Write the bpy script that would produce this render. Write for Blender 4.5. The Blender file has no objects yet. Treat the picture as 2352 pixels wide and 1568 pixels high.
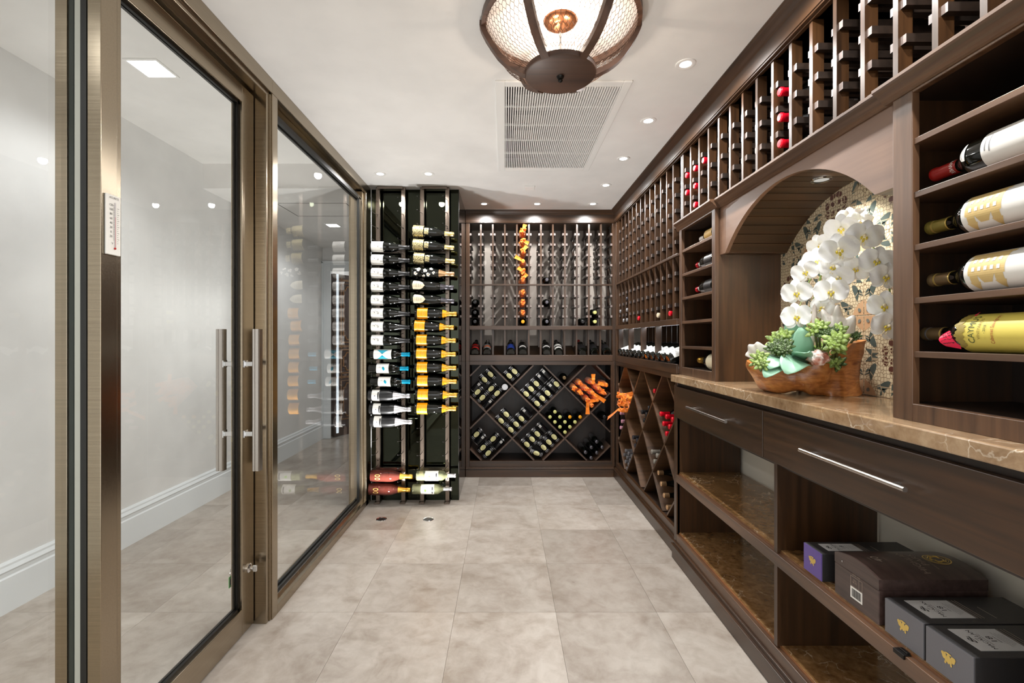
import bpy, bmesh, math, random
from math import sin, cos, pi, sqrt, radians, atan2
from mathutils import Vector, Matrix, Quaternion, noise
random.seed(7)
S = bpy.context.scene
COL = S.collection
# ------------------------------------------------------------------ camera
F, U0, V0, HC = 1075.0, 1160.0, 777.0, 1.27      # focal length and vanishing point in photo pixels (2352 x 1568), eye height
cam = bpy.data.cameras.new('camera'); cam.sensor_width = 36; cam.lens = F/2352*36
cam.shift_x = (1176-U0)/2352; cam.shift_y = (V0-784)/2352; cam.clip_start = .02
co = bpy.data.objects.new('camera', cam); COL.objects.link(co); co.location = (0, 0, HC); co.rotation_euler = (pi/2, 0, 0)
S.camera = co
# ------------------------------------------------------------------ world, exposure
w = bpy.data.worlds.new('world'); S.world = w; w.use_nodes = True
w.node_tree.nodes['Background'].inputs[0].default_value = (1, 1, 1, 1)
w.node_tree.nodes['Background'].inputs[1].default_value = 1.9  # plain white world added as soft fill through the open end behind the camera
S.view_settings.view_transform = 'Standard'; S.view_settings.look = 'None'
S.view_settings.exposure = .10; S.view_settings.gamma = 1; S.view_settings.use_curve_mapping = False
S.cycles.use_denoising = True
S.cycles.max_bounces = 9; S.cycles.diffuse_bounces = 5; S.cycles.glossy_bounces = 5; S.cycles.transmission_bounces = 6
S.cycles.transparent_max_bounces = 12; S.cycles.caustics_reflective = False; S.cycles.caustics_refractive = False
S.cycles.sample_clamp_indirect = 4.0
DOWN_W, BULB_W, CORR_W, UP_W, NICHE_W, STRIP_W = 26, 2.4, 21, 64, 24, .6

CEIL = 2.44          # cellar ceiling
XL, XR = -1.05, 1.02 # face of the glass partition frame, front of the racks on the other long wall
WR, YB, WB = 1.37, 4.31, 4.62   # wall behind the racks; front of the end rack; end wall
PX = -0.363          # side of the mirrored panel block
PY = 3.68            # its front

def lamp(kind, name, loc, power, color=(1, .93, .85), rot=None, **kw):
    l = bpy.data.lights.new(name, kind); l.energy = power; l.color = color
    for k, v in kw.items(): setattr(l, k, v)
    o = bpy.data.objects.new(name, l); COL.objects.link(o); o.location = loc
    if rot: o.rotation_euler = rot
    return o

# ------------------------------------------------------------------ mesh helpers
class MB:
    def __init__(s): s.v = []; s.f = []; s.m = []
    def add(s, vs, fs, mi=0):
        b = len(s.v); s.v += [tuple(p) for p in vs]
        s.f += [tuple(i+b for i in f) for f in fs]; s.m += [mi]*len(fs); return s
    def box(s, x0, x1, y0, y1, z0, z1, mi=0):
        x0, x1 = min(x0, x1), max(x0, x1); y0, y1 = min(y0, y1), max(y0, y1); z0, z1 = min(z0, z1), max(z0, z1)
        return s.add([(x0,y0,z0),(x1,y0,z0),(x1,y1,z0),(x0,y1,z0),(x0,y0,z1),(x1,y0,z1),(x1,y1,z1),(x0,y1,z1)],
                     [(0,3,2,1),(4,5,6,7),(0,1,5,4),(1,2,6,5),(2,3,7,6),(3,0,4,7)], mi)
    def lathe(s, prof, n=24, mat=None, mi=0, a0=0, a1=2*pi, caps=True):
        # profile [(r, z)], axis z
        full = abs(a1-a0-2*pi) < 1e-6; k = n if full else n+1
        vs = []; rings = []
        for r, z in prof:
            if r < 1e-6 and full: rings.append([len(vs)]); vs.append(Vector((0, 0, z)))
            else:
                rings.append(list(range(len(vs), len(vs)+k)))
                for i in range(k):
                    a = a0+(a1-a0)*i/n; vs.append(Vector((r*cos(a), r*sin(a), z)))
        fs = []
        for A, B in zip(rings, rings[1:]):
            for i in range(n):
                j = (i+1) % k if full else i+1
                if len(A) == 1 and len(B) == 1: continue
                if len(A) == 1: fs.append((A[0], B[j], B[i]))
                elif len(B) == 1: fs.append((A[i], A[j], B[0]))
                else: fs.append((A[i], A[j], B[j], B[i]))
        if full and caps:
            if len(rings[0]) > 1: fs.append(tuple(reversed(rings[0])))
            if len(rings[-1]) > 1: fs.append(tuple(rings[-1]))
        if mat is not None: vs = [mat @ p for p in vs]
        return s.add(vs, fs, mi)
    def tube(s, pts, r, n=8, mi=0, closed=False):
        pts = [Vector(p) for p in pts]; N = len(pts); vs = []; fs = []
        rr = r if hasattr(r, '__len__') else [r]*N
        up = None
        for i, p in enumerate(pts):
            a = pts[(i-1) % N] if (i > 0 or closed) else p; b = pts[(i+1) % N] if (i < N-1 or closed) else p
            t = (b-a).normalized()
            if up is None: up = t.orthogonal().normalized()
            up = (up - t*up.dot(t)); up = up.normalized() if up.length > 1e-6 else t.orthogonal().normalized()
            w_ = t.cross(up)
            for k in range(n):
                q = 2*pi*k/n; vs.append(p+(up*cos(q)+w_*sin(q))*rr[i])
        M = N if closed else N-1
        for i in range(M):
            for k in range(n):
                a = i*n+k; b = i*n+(k+1) % n; c = ((i+1) % N)*n+(k+1) % n; d = ((i+1) % N)*n+k
                fs.append((a, b, c, d))
        if not closed: fs += [tuple(range(n-1, -1, -1)), tuple(range((N-1)*n, N*n))]
        return s.add(vs, fs, mi)
    def prism(s, poly, f0, f1, mi=0):
        # poly: 2D points; f0/f1: functions mapping (a,b) to 3D for the two ends
        n = len(poly); vs = [f0(*p) for p in poly]+[f1(*p) for p in poly]
        return s.add(vs, [tuple(range(n-1, -1, -1)), tuple(range(n, 2*n))]+[(i, (i+1) % n, n+(i+1) % n, n+i) for i in range(n)], mi)
    def grid(s, fn, nu, nv, mi=0):
        vs = [fn(i/nu, j/nv) for j in range(nv+1) for i in range(nu+1)]
        fs = [(j*(nu+1)+i, j*(nu+1)+i+1, (j+1)*(nu+1)+i+1, (j+1)*(nu+1)+i) for j in range(nv) for i in range(nu)]
        return s.add(vs, fs, mi)
    def mesh(s, name, mats, smooth=0, fixn=False):
        me = bpy.data.meshes.new(name); me.from_pydata(s.v, [], s.f)
        for m in (mats if isinstance(mats, (list, tuple)) else [mats]): me.materials.append(m)
        if any(s.m): me.polygons.foreach_set('material_index', s.m)
        if fixn:
            bm = bmesh.new(); bm.from_mesh(me); bmesh.ops.recalc_face_normals(bm, faces=bm.faces); bm.to_mesh(me); bm.free()
        if smooth:
            me.polygons.foreach_set('use_smooth', [True]*len(me.polygons)); me.set_sharp_from_angle(angle=radians(smooth))
        me.update(); return me

def link(name, me, parent=None, mat4=None):
    o = bpy.data.objects.new(name, me); COL.objects.link(o)
    if parent is not None: o.parent = parent
    if mat4 is not None: o.matrix_local = mat4
    return o
def obj(name, mb, mats, parent=None, smooth=0, bevel=0, mat4=None, fixn=False):
    o = link(name, mb.mesh(name, mats, smooth, fixn), parent, mat4)
    if bevel:
        m = o.modifiers.new('edge', 'BEVEL'); m.width = bevel; m.segments = 2; m.limit_method = 'ANGLE'
    return o
def box(name, mats, parent, *d, bevel=0): return obj(name, MB().box(*d), mats, parent, bevel=bevel)
def tag(o, label, cat, group=None):
    o['label'] = label; o['category'] = cat
    if group: o['group'] = group
    return o
def thing(name, label, cat, loc=(0, 0, 0), group=None, mat4=None):
    o = bpy.data.objects.new(name, None); COL.objects.link(o); o.empty_display_size = .05
    if mat4 is not None: o.matrix_world = mat4
    else: o.location = loc
    return tag(o, label, cat, group)
def struct(name, mb=None, mats=None, label=None, parent=None, **kw):
    o = obj(name, mb, mats, parent, **kw) if mb else link(name, None, parent)
    if parent is None: o['kind'] = 'structure'
    if label: o['label'] = label
    return o
def T(*p): return Matrix.Translation(p)
def frame_mat(loc, x, y, z):
    m = Matrix.Identity(4)
    for i, v in enumerate((x, y, z)):
        for k in range(3): m[k][i] = v[k]
    for k in range(3): m[k][3] = loc[k]
    return m
def aim(loc, axis, front=(0, -1, 0)):
    # local z along axis, local x towards 'front' as far as possible
    z = Vector(axis).normalized(); x = Vector(front); x = (x-z*x.dot(z))
    x = x.normalized() if x.length > 1e-6 else z.orthogonal().normalized()
    return frame_mat(loc, x, z.cross(x), z)
ORD = 'first second third fourth fifth sixth seventh eighth ninth tenth eleventh twelfth thirteenth fourteenth fifteenth sixteenth seventeenth'.split()

def at(u, v, y): return Vector(((u-U0)*y/F, y, HC+(V0-v)*y/F))   # photo point at a known distance

# ------------------------------------------------------------------ materials
def lin(c): return tuple(((x/255)/12.92 if x/255 <= .04045 else (((x/255)+.055)/1.055)**2.4) for x in c)+(1,)
MATS = {}
def mat(name, color, rough=.5, metal=0, spec=.5, coat=0, emit=None, es=0, trans=0, alpha=1, ior=1.5, sheen=0):
    m = bpy.data.materials.new(name); m.use_nodes = True; b = m.node_tree.nodes['Principled BSDF']
    b.inputs['Base Color'].default_value = lin(color) if max(color) > 2 else tuple(color)+(1,)
    b.inputs['Roughness'].default_value = rough; b.inputs['Metallic'].default_value = metal
    b.inputs['Specular IOR Level'].default_value = spec; b.inputs['Coat Weight'].default_value = coat
    b.inputs['Transmission Weight'].default_value = trans; b.inputs['Alpha'].default_value = alpha; b.inputs['IOR'].default_value = ior
    b.inputs['Sheen Weight'].default_value = sheen
    if emit: b.inputs['Emission Color'].default_value = tuple(emit)+(1,); b.inputs['Emission Strength'].default_value = es
    m.diffuse_color = b.inputs['Base Color'].default_value
    return m
class NT:
    def __init__(s, m): s.n = m.node_tree.nodes; s.l = m.node_tree.links; s.b = s.n['Principled BSDF'] if 'Principled BSDF' in s.n else None
    def __call__(s, t, **kw):
        n = s.n.new(t)
        for k, v in kw.items():
            if k.startswith('i_'):
                key = k[2:]; n.inputs[int(key) if key.isdigit() else key.replace('_', ' ')].default_value = v
            else: setattr(n, k, v)
        return n
    def link(s, a, b): s.l.new(a, b)
    def coords(s, scale=(1, 1, 1), kind='Object', rot=(0, 0, 0), info=False):
        t = s('ShaderNodeTexCoord'); mp = s('ShaderNodeMapping'); mp.inputs['Scale'].default_value = scale; mp.inputs['Rotation'].default_value = rot
        s.link(t.outputs[kind], mp.inputs[0])
        if info:
            oi = s('ShaderNodeObjectInfo'); vm = s('ShaderNodeVectorMath', operation='SCALE'); vm.inputs[0].default_value = (37, 53, 71)
            s.link(oi.outputs['Random'], vm.inputs['Scale']); s.link(vm.outputs[0], mp.inputs['Location'])
        return mp.outputs[0]
    def noise(s, vec, scale, detail=4, rough=.55, dist=0):
        n = s('ShaderNodeTexNoise'); n.inputs['Scale'].default_value = scale; n.inputs['Detail'].default_value = detail
        n.inputs['Roughness'].default_value = rough; n.inputs['Distortion'].default_value = dist
        s.link(vec, n.inputs['Vector']); return n.outputs['Fac']
    def ramp(s, fac, stops):
        r = s('ShaderNodeValToRGB'); e = r.color_ramp.elements
        while len(e) < len(stops): e.new(.5)
        for el, (p, c) in zip(e, stops): el.position = p; el.color = lin(c) if max(c) > 2 else tuple(c)+(1,)
        s.link(fac, r.inputs[0]); return r.outputs[0]
    def mix(s, fac, a, b, mode='MIX'):
        m = s('ShaderNodeMix', data_type='RGBA', blend_type=mode)
        for sock, v in ((m.inputs[0], fac), (m.inputs[6], a), (m.inputs[7], b)):
            if hasattr(v, 'is_output'): s.link(v, sock)
            else: sock.default_value = v if not isinstance(v, tuple) or len(v) == 4 else (lin(v) if max(v) > 2 else v+(1,))
        return m.outputs[2]
    def bump(s, h, strength=.2, dist=.01):
        b = s('ShaderNodeBump'); b.inputs['Strength'].default_value = strength; b.inputs['Distance'].default_value = dist
        s.link(h, b.inputs['Height']); s.link(b.outputs[0], s.b.inputs['Normal'])
    def rough(s, fac, lo, hi):
        r = s('ShaderNodeMapRange'); r.inputs['To Min'].default_value = lo; r.inputs['To Max'].default_value = hi
        s.link(fac, r.inputs['Value']); s.link(r.outputs[0], s.b.inputs['Roughness'])

def wood(name, dark, light, axis, rough=(.28, .42), scale=1.0, coat=.4):
    m = mat(name, light); t = NT(m)
    sc = [34*scale]*3; sc['xyz'.index(axis)] = 1.6*scale
    v = t.coords(tuple(sc), info=True)
    n1 = t.noise(v, 1.0, 6, .6, .4); n2 = t.noise(t.coords((2, 2, 2)), 1.2, 2)
    c = t.ramp(n1, [(.3, dark), (.72, light)])
    oi = t('ShaderNodeObjectInfo')
    f = t.ramp(n2, [(.3, (.8, .8, .8)), (.7, (1.12, 1.1, 1.08))])
    c = t.mix(1.0, c, f, 'MULTIPLY')
    r2 = t.ramp(oi.outputs['Random'], [(0, (.82, .82, .82)), (1, (1.15, 1.13, 1.1))])
    c = t.mix(1.0, c, r2, 'MULTIPLY')
    t.link(c, t.b.inputs['Base Color']); t.rough(n1, *rough); t.bump(n1, .06, .002)
    t.b.inputs['Coat Weight'].default_value = coat; t.b.inputs['Coat Roughness'].default_value = .38
    return m
WD, WL = (38, 23, 10), (76, 49, 25)
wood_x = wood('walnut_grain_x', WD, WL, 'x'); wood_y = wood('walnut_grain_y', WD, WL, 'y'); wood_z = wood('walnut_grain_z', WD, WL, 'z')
wood_lit_z = wood('walnut_lit_z', (60, 40, 26), (110, 80, 57), 'z'); wood_lit_y = wood('walnut_lit_y', (60, 40, 26), (110, 80, 57), 'y')  # same walnut made paler: light on the faces is put in its colour
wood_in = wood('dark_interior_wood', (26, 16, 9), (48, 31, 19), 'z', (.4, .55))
wood_end = wood('end_grain_rail', (92, 80, 76), (150, 138, 134), 'y', (.45, .6)); wood_rail = wood('dark_rail_wood', (26, 18, 12), (48, 35, 26), 'y', (.4, .55))
def rail_mesh(front, *d):
    b = MB().box(*d); b.m[front] = 1; return b.mesh('rail', [wood_rail, wood_end])
wood_tan = wood('lighter_edge_wood', (92, 58, 32), (140, 92, 54), 'y', (.3, .45))
wood_lamp = wood('weathered_lamp_wood', (58, 38, 27), (104, 72, 54), 'x', (.5, .65))

def plaster(name, c, bump=.05):
    m = mat(name, c, .75, spec=.25); t = NT(m); v = t.coords()
    n = t.noise(v, 3, 5); c2 = tuple(x*.95 for x in c)
    t.link(t.ramp(n, [(.3, c2), (.7, c)]), t.b.inputs['Base Color']); t.bump(t.noise(v, 60, 3), bump, .003)
    return m
M_CEIL = plaster('ceiling_plaster', (238, 236, 233)); M_WALL = plaster('wall_plaster', (228, 227, 225))
M_TAUPE = plaster('taupe_wall', (198, 188, 178), .1); M_PALE_WALL = plaster('pale_wall', (236, 228, 212)); M_TRIM = mat('painted_trim', (226, 230, 232), .4)
def travertine():
    m = mat('travertine', (208, 200, 190), .3); t = NT(m); v = t.coords(info=True)
    n1 = t.noise(v, 3.2, 9, .62, .9); n2 = t.noise(v, 14, 6, .65, .5); n3 = t.noise(v, 1.1, 3)
    c = t.ramp(n1, [(.30, (142, 130, 117)), (.47, (171, 161, 151)), (.68, (190, 183, 174))])
    c = t.mix(.35, c, t.ramp(n2, [(.35, (142, 128, 114)), (.6, (188, 179, 169))]))
    oi = t('ShaderNodeObjectInfo'); r = t.ramp(oi.outputs['Random'], [(0, (.80, .79, .78)), (1, (1.08, 1.08, 1.08))])
    c = t.mix(1.0, c, r, 'MULTIPLY')
    t.link(c, t.b.inputs['Base Color']); t.rough(n2, .22, .42); t.bump(n2, .03, .002); return m
M_TRAV = travertine(); M_GROUT = mat('floor_grout', (178, 166, 150), .8)
def marble(name, a, b, c_, vein, rough=.12, scale=1):
    m = mat(name, b, rough, coat=.3); t = NT(m); v = t.coords()
    n1 = t.noise(v, 9*scale, 8, .65, 1.2); n2 = t.noise(v, 38*scale, 6, .6)
    c = t.ramp(n1, [(.3, a), (.5, b), (.7, c_)])
    c = t.mix(.35, c, t.ramp(n2, [(.35, a), (.65, c_)]))
    vo = t('ShaderNodeTexVoronoi', feature='DISTANCE_TO_EDGE'); vo.inputs['Scale'].default_value = 13*scale
    ad = t('ShaderNodeVectorMath', operation='ADD'); nn = t('ShaderNodeTexNoise'); nn.inputs['Scale'].default_value = 12*scale; nn.inputs['Detail'].default_value = 5
    sc = t('ShaderNodeVectorMath', operation='SCALE'); sc.inputs['Scale'].default_value = .12/scale
    t.link(v, nn.inputs['Vector']); t.link(nn.outputs['Color'], sc.inputs[0]); t.link(v, ad.inputs[0]); t.link(sc.outputs[0], ad.inputs[1]); t.link(ad.outputs[0], vo.inputs['Vector'])
    lines = t.ramp(vo.outputs['Distance'], [(0, (1., 1, 1)), (.035, (0., 0, 0))])
    gate = t.ramp(t.noise(v, 5*scale, 3), [(.5, (0., 0, 0)), (.68, (1., 1, 1))])
    f = t.mix(1.0, lines, gate, 'MULTIPLY')
    t.link(t.mix(f, c, vein), t.b.inputs['Base Color']); return m
M_TOP = marble('emperador_light', (128, 100, 72), (160, 130, 98), (186, 160, 128), (226, 212, 190), .16)
M_SHELF = marble('emperador_dark', (78, 52, 27), (114, 82, 48), (148, 114, 76), (208, 190, 162), .12, 1.3)
def brushed(name, c, rough=.26, axis='x'):
    m = mat(name, c, rough, 1.0); t = NT(m); sc = [260]*3; sc['xyz'.index(axis)] = 3
    n = t.noise(t.coords(tuple(sc)), 1, 3); t.rough(n, rough*.75, rough*1.3); t.bump(n, .03, .0006)
    t.link(t.ramp(n, [(.3, tuple(x*.93 for x in c)), (.7, c)]), t.b.inputs['Base Color']); return m
M_BRONZE = brushed('brushed_bronze', (168, 155, 135), .24, 'y'); M_BRONZEZ = brushed('brushed_bronze_post', (168, 155, 135), .22, 'x')
M_STEEL = brushed('brushed_steel', (196, 190, 184), .24, 'z'); M_CHROME = mat('polished_steel', (205, 205, 205), .12, 1)
M_BLACKSEAL = mat('black_gasket', (22, 22, 20), .5); M_GREYSEAL = mat('grey_perforated_spacer', (176, 178, 168), .5)
M_GUNMETAL = mat('gunmetal_steel', (120, 108, 98), .25, .9); M_DARKMETAL = mat('dark_metal', (40, 38, 36), .35, .8)
M_MIRROR = mat('dark_mirror_glass', (50, 53, 44), .015, 1.0)
M_WHITE = mat('white_enamel', (236, 235, 232), .4); M_DUCT = mat('duct_grey', (92, 88, 84), .6)
def glass(name, tint=(1, 1, 1), refl=1.0):
    m = bpy.data.materials.new(name); m.use_nodes = True; nt = m.node_tree; nt.nodes.clear()
    o = nt.nodes.new('ShaderNodeOutputMaterial'); mx = nt.nodes.new('ShaderNodeMixShader'); tr = nt.nodes.new('ShaderNodeBsdfTransparent')
    gl = nt.nodes.new('ShaderNodeBsdfGlossy'); fr = nt.nodes.new('ShaderNodeFresnel'); fr.inputs[0].default_value = 1.0+.5*refl
    tr.inputs[0].default_value = tuple(tint)+(1,); gl.inputs['Roughness'].default_value = 0.0
    ge = nt.nodes.new('ShaderNodeNewGeometry'); iv = nt.nodes.new('ShaderNodeMath'); iv.operation = 'SUBTRACT'; iv.inputs[0].default_value = 1
    mu = nt.nodes.new('ShaderNodeMath'); mu.operation = 'MULTIPLY'; nt.links.new(ge.outputs['Backfacing'], iv.inputs[1]); nt.links.new(iv.outputs[0], mu.inputs[0]); nt.links.new(fr.outputs[0], mu.inputs[1])
    nt.links.new(mu.outputs[0], mx.inputs[0]); nt.links.new(tr.outputs[0], mx.inputs[1]); nt.links.new(gl.outputs[0], mx.inputs[2]); nt.links.new(mx.outputs[0], o.inputs[0])
    return m
M_GLASS = glass('clear_pane', (.985, .992, .988)); M_GLASSEDGE = mat('glass_edge', (44, 52, 48), .15)
def emis(name, c, s):
    m = bpy.data.materials.new(name); m.use_nodes = True; nt = m.node_tree; nt.nodes.clear()
    o = nt.nodes.new('ShaderNodeOutputMaterial'); e = nt.nodes.new('ShaderNodeEmission'); e.inputs[0].default_value = tuple(c)+(1,); e.inputs[1].default_value = s
    nt.links.new(e.outputs[0], o.inputs[0]); return m
M_LED = emis('led_lens', (1, .97, .93), 26); M_BULB = emis('filament_bulb', (1, .82, .62), 40); M_STRIP = emis('strip_diffuser', (.9, .95, 1), 9)
M_SQ = emis('square_light_lens', (1, .98, .95), 14); M_DIM = emis('unlit_lens', (1, .95, .85), .5)

# ------------------------------------------------------------------ room shell
slab = struct('floor', MB().box(-2.4, WR+.05, -1.6, 6.9, -.08, -.004), M_GROUT, 'honed travertine floor in large square tiles')
tile_me = MB().box(-.2332, .2332, -.2332, .2332, -.003, 0).mesh('tile', M_TRAV)
TS = .4675
for i in range(-6, 3):
    for j in range(-3, 10):
        x = .235+TS*(i-.5); y = 2.172+TS*(j-.5)
        if x < -2.4 or y < .9: continue
        if x-TS/2 < -2.4: obj('tile', MB().box(-2.319-x, .2332, -.2332, .2332, -.003, 0), M_TRAV, slab, mat4=T(x, y, 0)); continue
        link('tile', tile_me, slab, T(x, y, 0))
VX0, VX1, VY0, VY1 = 0.0, .541, 2.165, 3.196
c = MB()
for d in ((XL-.12, VX0, -1.6, WB+.1), (VX1, WR+.1, -1.6, WB+.1), (VX0, VX1, -1.6, VY0), (VX0, VX1, VY1, WB+.1)): c.box(*d, CEIL, CEIL+.06)
struct('ceiling', c, M_CEIL, 'flat white plaster ceiling of the wine cellar')
c = MB().box(-2.4, XL-.12, -1.6, 3.59, 2.61, 2.68).box(-2.4, XL-.12, 3.59, 6.3, 2.42, 2.68)
struct('ceiling_corridor', c, M_CEIL, 'white corridor ceiling with a dropped soffit beyond the glass')
struct('wall_left', MB().box(-2.44, -2.32, -1.6, 5.95, 0, 2.65), M_WALL, 'white plaster corridor wall beyond the glass partition')
struct('wall_right', MB().box(WR, WR+.1, -1.6, WB, 0, CEIL), M_PALE_WALL, 'pale grey wall behind the cabinets')
struct('wall_back', MB().box(PX, WR+.1, WB, WB+.1, 0, CEIL), M_TAUPE, 'taupe plaster end wall behind the open rack')
struct('wall_partition', MB().box(-1.19, XL, PY, 5.95, 0, 2.44), M_WALL, 'white wall beside the corridor past the glass')
struct('wall_header', MB().box(-1.19, XL-.1, -1.6, 5.95, CEIL, 2.62), M_WALL)
# corridor end: cased opening with a half-open inlaid door
w_ = MB().box(-2.44, -2.32, 5.95, 6.05, 0, 2.45).box(-2.32, -1.0, 5.95, 6.05, 2.24, 2.45).box(-1.30, -1.05, 5.95, 6.05, 0, 2.45)
struct('wall_corridor_end', w_, M_WALL, 'white end wall of the corridor around the doorway')
struct('wall_beyond', MB().box(-2.5, -.8, 7.2, 7.3, 0, 2.5).box(-2.5, -2.4, 6.05, 7.2, 0, 2.5).box(-.9, -.8, 6.05, 7.2, 0, 2.5), M_WALL)
cs = MB().box(-2.32, -2.21, 5.925, 5.95, 0, 2.24).box(-1.40, -1.29, 5.925, 5.95, 0, 2.24).box(-2.21, -1.40, 5.925, 5.95, 2.12, 2.24)
cs.box(-2.32, -2.30, 5.91, 5.925, 0, 2.24).box(-2.32, -1.29, 5.91, 5.925, 2.22, 2.25)
struct('trim_door', cs, M_TRIM, 'white door casing at the corridor end', bevel=.004)
def base_profile(x0, z):   # corridor skirting profile in (depth, height)
    return z
bb = MB()
prof = [(0, 0), (.018, 0), (.018, .16), (.013, .168), (.013, .185), (.02, .195), (.012, .212), (.012, .222), (.006, .233), (0, .233)]
bb.prism(prof, lambda a, b: (-2.32+a, -1.6, b), lambda a, b: (-2.32+a, 5.95, b))
struct('baseboard_left', bb, M_TRIM, 'tall white moulded skirting along the corridor wall')
# inlaid door leaf
M_DOORB = wood('inlaid_door_dark', (52, 38, 34), (92, 72, 66), 'z'); M_DOORT = wood('inlaid_door_moulding', (120, 84, 54), (170, 128, 88), 'z')
dr = struct('door_2', label='brown inlaid door with moulded panels standing half open at the corridor end')
dr.matrix_world = T(-2.19, 6.0, 0) @ Matrix.Rotation(radians(55), 4, 'Z')
box('leaf', M_DOORB, dr, 0, .88, 0, .045, .01, 2.1)
sj = obj('door_edge', MB().box(-.012, -.001, -.012, .05, .01, 2.1), M_DOORB, dr)
obj('glow_strip', MB().box(.03, .06, -.01, -.001, .05, 2.1), emis('bright_line_glow', (.85, .93, 1), .9), dr)  # bright line at the door edge made as a glowing strip, no lamp
for k, (z0, z1) in enumerate(((.22, .72), (.82, 1.12), (1.22, 1.98))):
    for x0, x1 in ((.10, .42), (.48, .80)):
        p = MB(); cx, cz = (x0+x1)/2, (z0+z1)/2
        for q in (0, .035):
            a0, a1, b0, b1 = x0+q, x1-q, z0+q, z1-q
            c_ = .05 if q else 0
            pts = [(a0+c_, b0), (a1-c_, b0), (a1-c_/2, b0+c_), (a1, b0+c_), (a1, b1-c_), (a1-c_/2, b1-c_), (a1-c_, b1), (a0+c_, b1), (a0+c_/2, b1-c_), (a0, b1-c_), (a0, b0+c_), (a0+c_/2, b0+c_)]
            pts = [q2 for i_, q2 in enumerate(pts) if i_ == 0 or q2 != pts[i_-1]]
            p.tube([(a, -.006, b) for a, b in pts], .011, 4, closed=True)
        obj('panel_moulding', p, M_DOORT, dr)
    g = MB().box(.02, .86, -.006, 0, z1+.035, z1+.06)
    for i in range(6): g.box(.10+.13*i, .115+.13*i, -.006, 0, z1+.02, z1+.085)
    obj('inlay_band', g, M_DOORT, dr)

# ------------------------------------------------------------------ glass partition: door_1, window_1, window_2
GX = -1.115
def pane(name, y0, y1, z0, z1, parent, x=GX): return obj(name, MB().box(x-.006, x+.006, y0, y1, z0, z1), M_GLASS, parent)
w2 = struct('window_1', label='tall fixed glass panel in a bronze frame beside the bottle rack')
obj('frame_head', MB().box(XL-.02, XL, 2.114, 3.66, 2.376, CEIL).box(XL-.075, XL-.02, 2.162, 3.6, 2.385, CEIL).box(GX-.045, GX+.012, 2.162, 3.6, 2.335, 2.385), [M_BRONZE], w2, bevel=.002)
obj('frame_sill', MB().box(XL-.022, XL, 2.162, 3.6, 0, .042).box(GX-.05, XL-.022, 2.162, 3.6, 0, .036), [M_BRONZE], w2, bevel=.002)
obj('glazing_track', MB().box(GX-.02, GX-.0065, 2.162, 3.52, .036, .060).box(GX+.0065, GX+.018, 2.162, 3.52, .036, .060), M_BLACKSEAL, w2)
obj('track_steel', MB().box(GX+.0185, GX+.028, 2.162, 3.52, .036, .050), M_STEEL, w2)
obj('gasket', MB().box(GX-.02, GX-.0065, 2.162, 3.52, 2.315, 2.34).box(GX+.0065, GX+.024, 2.162, 3.52, 2.315, 2.34).box(GX+.0065, GX+.024, 3.50, 3.52, .05, 2.33), M_BLACKSEAL, w2)
obj('frame_post', MB().box(XL-.022, XL, 2.114, 2.162, 0, 2.376).box(GX-.06, XL-.022, 2.105, 2.162, 0, 2.376), M_BRONZEZ, w2, bevel=.002)
obj('frame_post', MB().box(XL-.022, XL, 3.54, 3.665, 0, 2.376).box(GX-.06, XL-.022, 3.52, 3.665, 0, 2.376), M_BRONZEZ, w2, bevel=.002)
pane('glass_pane', 2.162, 3.52, .045, 2.335, w2)
d1 = struct('door_1', label='bronze framed glass door with long vertical pull bars')
D0, D1 = 1.275, 2.08           # leaf
for y0, y1 in ((D0, D0+.085), (1.986, D1-.003)):
    obj('stile', MB().box(GX-.048, GX, y0, y1, .01, 2.345), M_BRONZEZ, d1, bevel=.002)
obj('bottom_rail', MB().box(GX-.048, GX, D0+.085, 1.986, .01, .118), M_BRONZE, d1, bevel=.002)
obj('top_rail', MB().box(GX-.048, GX, D0+.085, 1.986, 2.272, 2.345), M_BRONZE, d1, bevel=.002)
bd = MB()
for x in (GX-.018, GX-.032):
    bd.box(x-.005, x+.005, D0+.085, 1.986, .118, .128).box(x-.005, x+.005, D0+.085, 1.986, 2.262, 2.272)
    bd.box(x-.005, x+.005, 1.976, 1.986, .118, 2.272).box(x-.005, x+.005, D0+.085, D0+.095, .118, 2.272)
obj('glazing_bead', bd, M_DARKMETAL, d1)
obj('glass_pane', MB().box(GX-.029, GX-.021, D0+.08, 1.99, .112, 2.278), M_GLASS, d1)
for nm, sx, xw in (('pull_bar', 1, GX+.053), ('pull_bar', -1, GX-.102)):
    pb = MB()
    pr = [(-.016, -.012), (-.012, -.016), (-.004, -.016), (-.003, -.013), (.003, -.013), (.004, -.016), (.012, -.016), (.016, -.012), (.016, .012), (.012, .016), (-.012, .016), (-.016, .012)]
    pb.prism(pr, lambda a, b: (xw+a, 2.007+b, .705), lambda a, b: (xw+a, 2.007+b, 1.31))
    h = obj(nm, pb, M_STEEL, d1)
    xa, xb = (GX, xw-.012) if sx > 0 else (xw+.012, GX-.048)
    for z in (.862, 1.161):
        s_ = MB().box(xa, xb, 1.998, 2.016, z-.010, z+.010).box(xa, xa+.006*sx if sx > 0 else xa+.006, 1.992, 2.022, z-.016, z+.016)
        obj('standoff', s_, M_CHROME, h, bevel=.002)
lk = obj('thumb_turn', MB().lathe([(0, 0), (.02, 0), (.02, .006), (.015, .01), (.011, .011), (.011, .022), (0, .022)], 20, aim((GX, 2.035, .273), (1, 0, 0))), M_CHROME, d1, smooth=35)
obj('turn_knob', MB().box(GX+.02, GX+.036, 2.029, 2.041, .257, .287), M_CHROME, lk, bevel=.003)
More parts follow.
